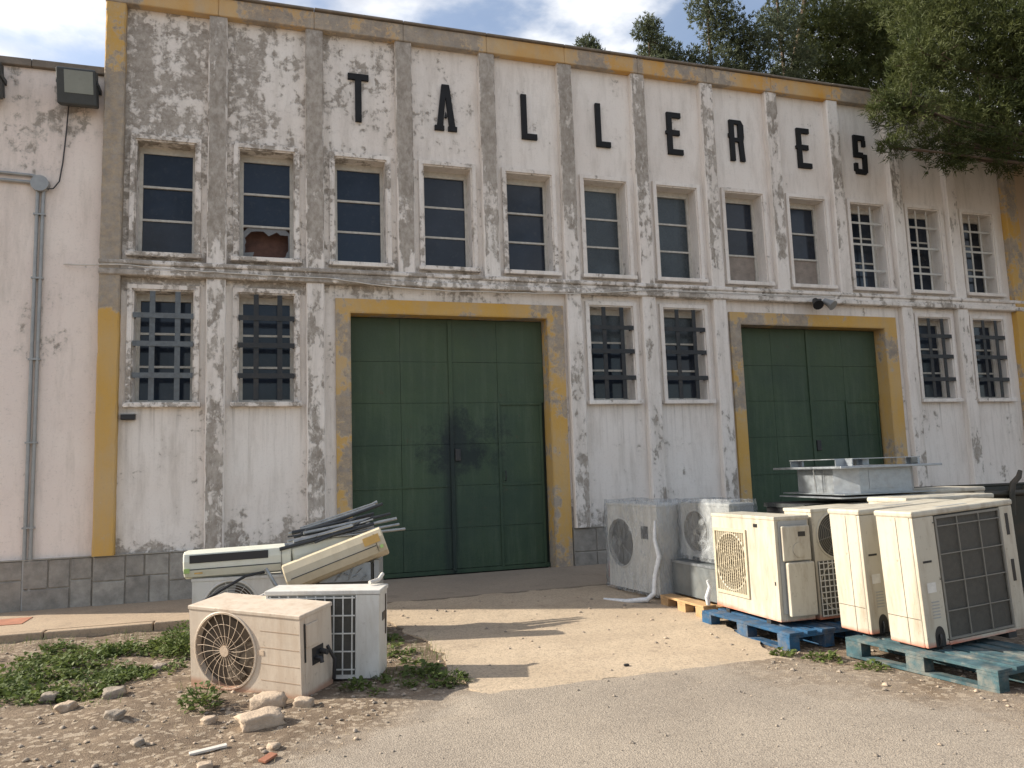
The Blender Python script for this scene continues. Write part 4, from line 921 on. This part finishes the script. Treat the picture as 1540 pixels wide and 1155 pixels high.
# ------------------------------------------------------------------ rubble, gravel, straw
def rock_mesh(seed, sx, sy, sz, rough=.22):
    bm = bmesh.new(); bmesh.ops.create_icosphere(bm, subdivisions=3, radius=1)
    for v in bm.verts:
        p = v.co.copy(); q = Vector([max(-.72, min(.72, c)) for c in p]); n = fbm(p.x*1.4+seed, p.y*1.4, p.z*1.4)
        q *= 1+rough*n; q += p*(.11*mnoise.noise(p*4+Vector((seed, 0, 0)))+.05*mnoise.noise(p*11+Vector((0, seed, 0)))); v.co = (q.x*sx/.72, q.y*sy/.72, q.z*sz/.72)
    bm.verts.index_update(); m = MB(); m.add([v.co.copy() for v in bm.verts], [[v.index for v in f.verts] for f in bm.faces], True); bm.free(); return m
for x, y, s, rz, seed, lb in [(-.02, -5.27, (.125, .085, .046), 10, 3, 'flat pale block of broken render lying farther from the dusty unit'), (.03, -4.86, (.105, .075, .046), -15, 11, 'pale lump of rubble touching the foot of the dusty unit')]:
    o = rock_mesh(seed, *s).build('rock', M['rock'], None, loc=(x, y, gheight(x, y)+s[2]*.72), rot=(RD(3), RD(-3), RD(rz))); tag(o, lb, 'rubble')
for k, (x, y, s) in enumerate([(-1.02, -4.15, .06), (-1.28, -4.35, .05), (-.92, -4.75, .045), (-.33, -5.06, .035), (-.70, -5.35, .03), (-.30, -5.9, .03), (-1.45, -4.05, .05), (.25, -4.95, .05), (-.82, -3.35, .045), (.05, -5.75, .028)]):
    o = rock_mesh(20+k, s*1.2, s, s*.62).build('rock', M['rock' if k % 2 else 'rubble'], None, loc=(x, y, gheight(x, y)+s*.35), rot=(0, 0, k*1.3)); tag(o, 'small stone half sunk in the weedy dirt', 'stone', 'small stones in the dirt')
for (x, y, L, wd, rz, mat, lb) in [(-.30, -5.62, .20, .035, 8, 'pvc', 'thin pale strip of wood lying on the dirt'), (.02, -5.92, .10, .05, 50, 'redtile', 'reddish broken tile shard lying on the dirt')]:
    o = B('debris', mat, None, -L/2, L/2, -wd/2, wd/2, 0, .014, r=.003, loc=(x, y, gheight(x, y)+.010), rot=(RD(5), RD(-4), RD(rz))); tag(o, lb, 'debris')
o = B('debris', 'slot', None, -.02, .02, -.012, .012, 0, .016, r=.004, loc=(2.60, -5.0, zslab(-5.0)+.001)); tag(o, 'small dark scrap lying on the sunlit concrete ramp', 'debris')

def fast_mesh(name, V, F, mat, smooth=False):
    """V (n,3), F (m,3)"""
    me = bpy.data.meshes.new(name); V = np.asarray(V, np.float32); F = np.asarray(F, np.int32)
    me.vertices.add(len(V)); me.vertices.foreach_set('co', V.ravel()); me.loops.add(F.size); me.loops.foreach_set('vertex_index', F.ravel())
    me.polygons.add(len(F)); me.polygons.foreach_set('loop_start', np.arange(0, F.size, F.shape[1], dtype=np.int32))
    try: me.polygons.foreach_set('loop_total', np.full(len(F), F.shape[1], np.int32))
    except Exception: pass
    me.update(calc_edges=True); me.validate(); me.materials.append(mat); return me
def is_dirt(x, y): return (1.35+(y+5)*1.08-x)+.9*fbm(x*1.3, y*1.3, 4) > 0 or x-(3.55+.4*(-5.5-y))+.5*fbm(x*1.3, y*1.3, 4) > 0
NR = np.random.RandomState(5)
def gravel():
    oct_v = np.array([(1, 0, 0), (0, 1, 0), (-1, 0, 0), (0, -1, 0), (0, 0, 1), (0, 0, -1), (.6, .6, .5), (-.6, .6, .45), (-.6, -.6, .5), (.6, -.6, .4)], float)
    oct_f = np.array([(0, 6, 4), (6, 1, 4), (1, 7, 4), (7, 2, 4), (2, 8, 4), (8, 3, 4), (3, 9, 4), (9, 0, 4), (0, 1, 6), (1, 2, 7), (2, 3, 8), (3, 0, 9)])
    for nm, mat, N, lab, cond in (('gravel', 'rubble', 4600, 'loose gravel and crumbs of rubble on the dirt and old asphalt', 0), ('rubble_crumbs', 'rock', 1500, 'pale crumbs of broken render in the dirt', 1)):
        V = []; F = []; n = 0
        while n < N:
            x = NR.uniform(-3.2, 5.5); y = NR.uniform(-8.2, -1.8)
            dirt = is_dirt(x, y)
            if not dirt and (NR.rand() < (.55 if cond == 0 else .88)): continue
            z = gheight(x, y)
            if x > 1.25 and x < 3.8 and y > -5.3: z = zslab(y); 
            if x > 1.2 and x < 3.8 and y > -5.3 and NR.rand() < .8: continue
            if x < .95 and y > -1.75: continue
            s = (.003+.016*NR.rand()**4)*(1.25 if dirt else .8)
            a = NR.rand()*6.28; ca, sa = cos(a), sin(a)
            v = oct_v*(1+NR.uniform(-.3, .3, oct_v.shape)); v = v*np.array([s, s*NR.uniform(.6, 1), s*NR.uniform(.4, .8)])
            v = np.stack([v[:, 0]*ca-v[:, 1]*sa+x, v[:, 0]*sa+v[:, 1]*ca+y, v[:, 2]+z+s*.2], 1); V.append(v); F.append(oct_f+10*n); n += 1
        o = link(nm, fast_mesh(nm, np.concatenate(V), np.concatenate(F), M[mat])); o['kind'] = 'stuff'; o['label'] = lab; o['category'] = 'gravel'
    V = []; F = []; n = 0
    while n < 6500:
        x = NR.uniform(-3.2, 5.2); y = NR.uniform(-8, -1.8)
        if not is_dirt(x, y) or (x < .95 and y > -1.75): continue
        z = gheight(x, y)+.004; a = NR.rand()*6.28; L = NR.uniform(.02, .075); wd = .0016; up = NR.uniform(-.002, .018)
        dx, dy = cos(a)*L, sin(a)*L; V += [(x-dy/L*wd, y+dx/L*wd, z), (x+dy/L*wd, y-dx/L*wd, z), (x+dx, y+dy, z+up)]; F.append((3*n, 3*n+1, 3*n+2)); n += 1
    o = link('dry_straw', fast_mesh('dry_straw', V, F, M['straw'])); o['kind'] = 'stuff'; o['label'] = 'dry straw and stalks strewn over the dirt'; o['category'] = 'straw'
gravel()

# ------------------------------------------------------------------ weeds
def leaf_tris(V, F, p, dirv, L, wd, droop, roll=0.0):
    """one broad leaf: 6 triangles, folded along its midrib"""
    d = Vector(dirv).normalized(); side = d.cross(Vector((0, 0, 1)))
    if side.length < .01: side = Vector((1, 0, 0))
    side.normalize(); side.rotate(Matrix.Rotation(roll, 3, d)); up = side.cross(d); o = len(V); p = Vector(p)
    mid = [p, p+d*L*.35+up*.02*L, p+d*L*.72-Vector((0, 0, droop*L*.25)), p+d*L-Vector((0, 0, droop*L*.6))]
    l1 = mid[1]-side*wd+up*wd*.25; r1 = mid[1]+side*wd+up*wd*.25; l2 = mid[2]-side*wd*.8+up*wd*.2; r2 = mid[2]+side*wd*.8+up*wd*.2
    V += [mid[0], mid[1], mid[2], mid[3], l1, r1, l2, r2]
    F += [(o, o+4, o+1), (o, o+1, o+5), (o+4, o+6, o+1), (o+6, o+2, o+1), (o+1, o+2, o+7), (o+1, o+7, o+5), (o+6, o+3, o+2), (o+2, o+3, o+7)]
def weed_geo(V, F, x, y, z, R, H, n, r):
    for k in range(n):
        a = r.uniform(0, 2*pi); rr = R*math.sqrt(r.random()); el = r.uniform(.1, 1.1)
        p = (x+rr*cos(a)*.8, y+rr*sin(a)*.8, z+H*r.random()**1.3*(1-.5*rr/R)); b = a+r.uniform(-1.2, 1.2)
        leaf_tris(V, F, p, (cos(b)*cos(el), sin(b)*cos(el), sin(el)), r.uniform(.018, .07), r.uniform(.007, .021), r.uniform(.2, 1), r.uniform(-.6, .6))
r = random.Random(12); V = []; F = []
for k in range(330):
    for _ in range(50):
        x = r.uniform(-2.9, -.45); y = r.uniform(-4.15, -1.75)
        cx = (x+1.65)/1.25; cy = (y+3.2)/.9
        if fbm(x*2.1, y*2.1, 6)+.55-.55*(cx*cx+cy*cy) > .15: break
    weed_geo(V, F, x, y, gheight(x, y)-.005, r.uniform(.05, .13), r.uniform(.02, .16)*(.5+abs(fbm(x*1.5, y*1.5, 3))), r.randint(12, 34), r)
for k in range(2600):       # grass blades among the weeds
    x = r.uniform(-2.9, -.4) if k % 4 else r.uniform(.75, 1.4); y = r.uniform(-4.4, -1.75) if k % 4 else r.uniform(-4.9, -3.2)
    if fbm(x*2.1, y*2.1, 6) < -.05: continue
    z = gheight(x, y); a = r.uniform(0, 6.28); hh = r.uniform(.03, .11); o_ = len(V); b = .0022
    V += [Vector((x-b*sin(a), y+b*cos(a), z)), Vector((x+b*sin(a), y-b*cos(a), z)), Vector((x+hh*.5*cos(a), y+hh*.5*sin(a), z+hh))]; F.append((o_, o_+1, o_+2))
for k in range(48):
    x = r.uniform(.72, 1.42); y = r.uniform(-4.95, -3.0)
    if x > 1.05+.18*(-3.0-y)+.1*fbm(y*3, 0): continue
    weed_geo(V, F, x, y, gheight(x, y)-.005, r.uniform(.04, .10), r.uniform(.02, .07), r.randint(8, 22), r)
o = link('ground_weeds', fast_mesh('ground_weeds', [tuple(v) for v in V], F, M['weed'])); o['kind'] = 'stuff'; o['label'] = 'low mats of green broad-leaved weeds around the heap and along the kerb'; o['category'] = 'weeds'
for (x, y, R, H, n, lb) in [(-.40, -4.72, .16, .17, 170, 'leafy weed in front of the dusty fan unit'), (-.66, -3.0, .22, .34, 380, 'tall leafy weed beside the heap near the kerb'), (-.78, -2.35, .16, .16, 130, 'leafy weed at the foot of the kerb'), (1.30, -4.85, .14, .10, 110, 'weed at the broken corner of the concrete ramp'), (1.12, -4.62, .16, .11, 110, 'weed in the shade of the white coil unit'), (4.05, -5.40, .16, .07, 90, 'weed growing between the blue and the teal pallet'), (3.86, -5.18, .10, .06, 50, 'small weed at the corner of the blue pallet'), (4.2, -5.75, .14, .05, 60, 'flat weed along the teal pallet'), (.62, -4.70, .12, .07, 70, 'weed at the foot of the white coil unit')]:
    t = thing('weed_plant', lb, 'weed', (x, y, gheight(x, y)-.004), (0, 0, 0), 'single weeds'); V = []; F = []; weed_geo(V, F, 0, 0, 0, R, H, n, r)
    link('leaves', fast_mesh('leaves', [tuple(v) for v in V], F, M['weed']), t)
    m = MB()
    for k in range(6): a = k*1.05; m.tube([(0, 0, 0), (R*.4*cos(a), R*.4*sin(a), H*.5), (R*.6*cos(a), R*.6*sin(a), H*.8)], .003, 4, caps=False)
    m.build('stems', M['weed'], t)

# ------------------------------------------------------------------ trees
def tufts(blobs, N, L, wd, per, rs, bias=.45):
    """needle tufts spread through ellipsoidal clumps, denser towards their skins"""
    vol = np.array([b[3]**2 for b in blobs]); pr = vol/vol.sum(); idx = rs.choice(len(blobs), N, p=pr)
    Bc = np.array([b[:3] for b in blobs])[idx]; Br = np.array([b[3] for b in blobs])[idx]
    d = rs.normal(size=(N, 3)); d /= np.linalg.norm(d, axis=1)[:, None]; rad = rs.rand(N)**bias
    lump = 1+.28*np.sin(d[:, 0]*7+idx)*np.sin(d[:, 1]*6+idx*2)*np.sin(d[:, 2]*7+1)
    c = Bc+d*(rad*lump*Br)[:, None]*np.array([1, 1, .82])
    axis = d*.8+np.array([0, 0, .35])+rs.normal(size=(N, 3))*.45; axis /= np.linalg.norm(axis, axis=1)[:, None]
    c = np.repeat(c, per, 0); ax = np.repeat(axis, per, 0); n = len(c)
    q = ax+rs.normal(size=(n, 3))*.55; q /= np.linalg.norm(q, axis=1)[:, None]; s = np.cross(q, rs.normal(size=(n, 3))); s /= np.linalg.norm(s, axis=1)[:, None]+1e-9
    ln = L*rs.uniform(.6, 1.25, n)[:, None]; b0 = c+rs.normal(size=(n, 3))*L*.25
    V = np.stack([b0-s*wd, b0+s*wd, b0+q*ln+s*wd*.5], 1).reshape(-1, 3); F = np.arange(3*n).reshape(-1, 3); return V, F
def tree(name, label, base, blobs, N, L, wd, per, mat, r0, seed, group=None):
    t = thing(name, label, 'tree', base, (0, 0, 0), group); bx, by, bz = base; rs = np.random.RandomState(seed); rr = random.Random(seed)
    bl = [(x-bx, y-by, z-bz, r) for x, y, z, r in blobs]
    V, F = tufts(bl, N, L, wd, per, rs); link('crown', fast_mesh('crown', V, F, M[mat]), t)
    topz = max(b[2] for b in bl); mx = sum(b[0] for b in bl)/len(bl); my = sum(b[1] for b in bl)/len(bl)
    trunk = [Vector((mx*.75*(k/8)**1.3+.1*sin(k*1.3), my*.75*(k/8)**1.3+.08*cos(k*1.7), topz*k/8)) for k in range(9)]
    MB().tube(trunk, [r0*(1-.8*k/8) for k in range(9)], 10).build('trunk', M['bark'], t)
    for b in bl:
        e = Vector(b[:3]); s = min(trunk[2:], key=lambda p: (p-(e-Vector((0, 0, .35*(e-p).length)))).length)
        mid = s.lerp(e, .5)+Vector((rr.uniform(-.2, .2), rr.uniform(-.2, .2), .12)); MB().tube([s, mid, e], [r0*.17, r0*.10, r0*.04], 6).build('limb', M['bark'], t)
        for q in range(3):
            dv = Vector((rr.uniform(-1, 1), rr.uniform(-1, 1), rr.uniform(-.5, .9)))*b[3]*.8; MB().tube([mid.lerp(e, .6), e+dv*.4, e+dv], [r0*.06, r0*.04, r0*.015], 5).build('twig', M['bark'], t)
    return t
# pine reaching over the right end of the facade
front = [(9.88, -1.2, 6.88, .50), (9.55, -1.1, 6.34, .26), (10.51, -1.2, 6.44, .46), (11.27, -1.3, 6.92, .70), (11.94, -1.2, 6.47, .52), (11.53, -1.2, 7.77, .85), (10.4, -1.1, 7.86, .60), (12.41, -1.2, 7.65, .9), (12.7, -1.4, 6.83, .8), (10.92, -1.0, 8.63, .85), (12.26, -1.2, 8.72, 1.0), (13.42, -1.2, 8.14, 1.25), (10.75, -1.2, 6.18, .28), (9.66, -1.0, 7.10, .38), (11.2, -.6, 9.6, .9), (12.9, -.9, 9.9, 1.1), (14.2, -1.8, 7.0, 1.0), (14.6, -1.4, 9.2, 1.3), (13.6, -1.8, 6.2, .6), (11.6, -1.8, 8.2, .6), (12.0, -1.9, 7.1, .5), (14.5, -3.4, 7.6, 1.5), (13.2, -3.6, 9.6, 1.4), (15.8, -3.0, 9.5, 1.8), (15.6, -5.0, 8.0, 1.7), (13.8, -5.2, 9.9, 1.5), (16.6, -1.2, 7.4, 1.5), (15.0, -2.6, 11.2, 1.6), (17.2, -3.4, 8.6, 1.6), (11.3, -1.6, 6.35, .42), (12.6, -1.9, 6.15, .5)]  # clumps beyond the frame added to block sky light from the facade's end
tree('pine_tree', 'dark green pine reaching over the end bays of the facade', (14.6, -2.6, GZ), front, 36000, .105, .0085, 10, 'needles', .30, 3)
mid = [(14.54, 6.0, 13.3, 1.0), (14.43, 6.0, 12.12, .75), (15.87, 6.0, 13.11, 1.3), (16.51, 6.0, 14.82, 1.5), (13.32, 5.6, 11.6, .5), (17.3, 6.0, 13.32, 1.5), (19.25, 6.0, 15.28, 1.7), (15.2, 6.2, 11.6, .9), (16.6, 5.6, 11.9, 1.2), (18.4, 5.5, 12.2, 1.3), (17.8, 6.3, 16.4, 1.4), (14.2, 6, 10.6, .9), (16, 6, 10.3, 1.1), (18, 6, 10.2, 1.2)]
tree('pine_tree', 'tall pine standing behind the parapet between grey-green trees and the overhanging pine', (17.2, 15.5, GZ), [(x*1.0, y, z, r) for x, y, z, r in mid] if False else [(x*((10.5+15)/(16.5)), 15.0, 1.379+(z-1.379)*(25.5/16.5), r*25.5/16.5*1.06) for x, y, z, r in mid], 17000, .22, .021, 9, 'needles', .35, 8)
back = [(13.47, 17.46, .6), (14.43, 17.06, .88), (14.39, 16.39, .75), (13.5, 15.9, .7)], [(16.28, 18.83, 1.0), (16.5, 19.9, .8), (17.11, 17.99, 1.1), (15.7, 16.82, .9), (16.9, 16.6, .9)], [(17.97, 17.42, 1.0), (18.52, 16.67, 1.05), (18.1, 15.9, 1.0)], [(19.27, 18.17, 1.0), (20.01, 19.42, 1.0), (20.47, 17.49, 1.07), (19.9, 16.3, 1.0), (20.3, 20.8, .9)], [(11.4, 16.95, .48), (11.55, 16.5, .5), (11.25, 16.3, .45), (11.4, 15.7, .55)]
labs = ['airy grey-green tree with see-through crown above the cornice', 'tallest grey-green tree behind the cornice, forked at the top', 'low dense grey-green tree between the tallest one and the pine', 'grey-green tree half merged with the tall pine behind the roof', 'lone small treetop peeping over the cornice']
for k, (bl, lb) in enumerate(zip(back, labs)):
    bl3 = [(x, 14+rnd.uniform(-.5, .5), z, r_) for x, z, r_ in bl]
    cx = sum(b[0] for b in bl3)/len(bl3)
    tree('leafy_tree', lb, (cx, 14.6, GZ), bl3, (1500, 2000, 1500, 1900, 900)[k], .13, .026, 7, 'needles_b', .22, 30+k, 'trees behind the workshop')
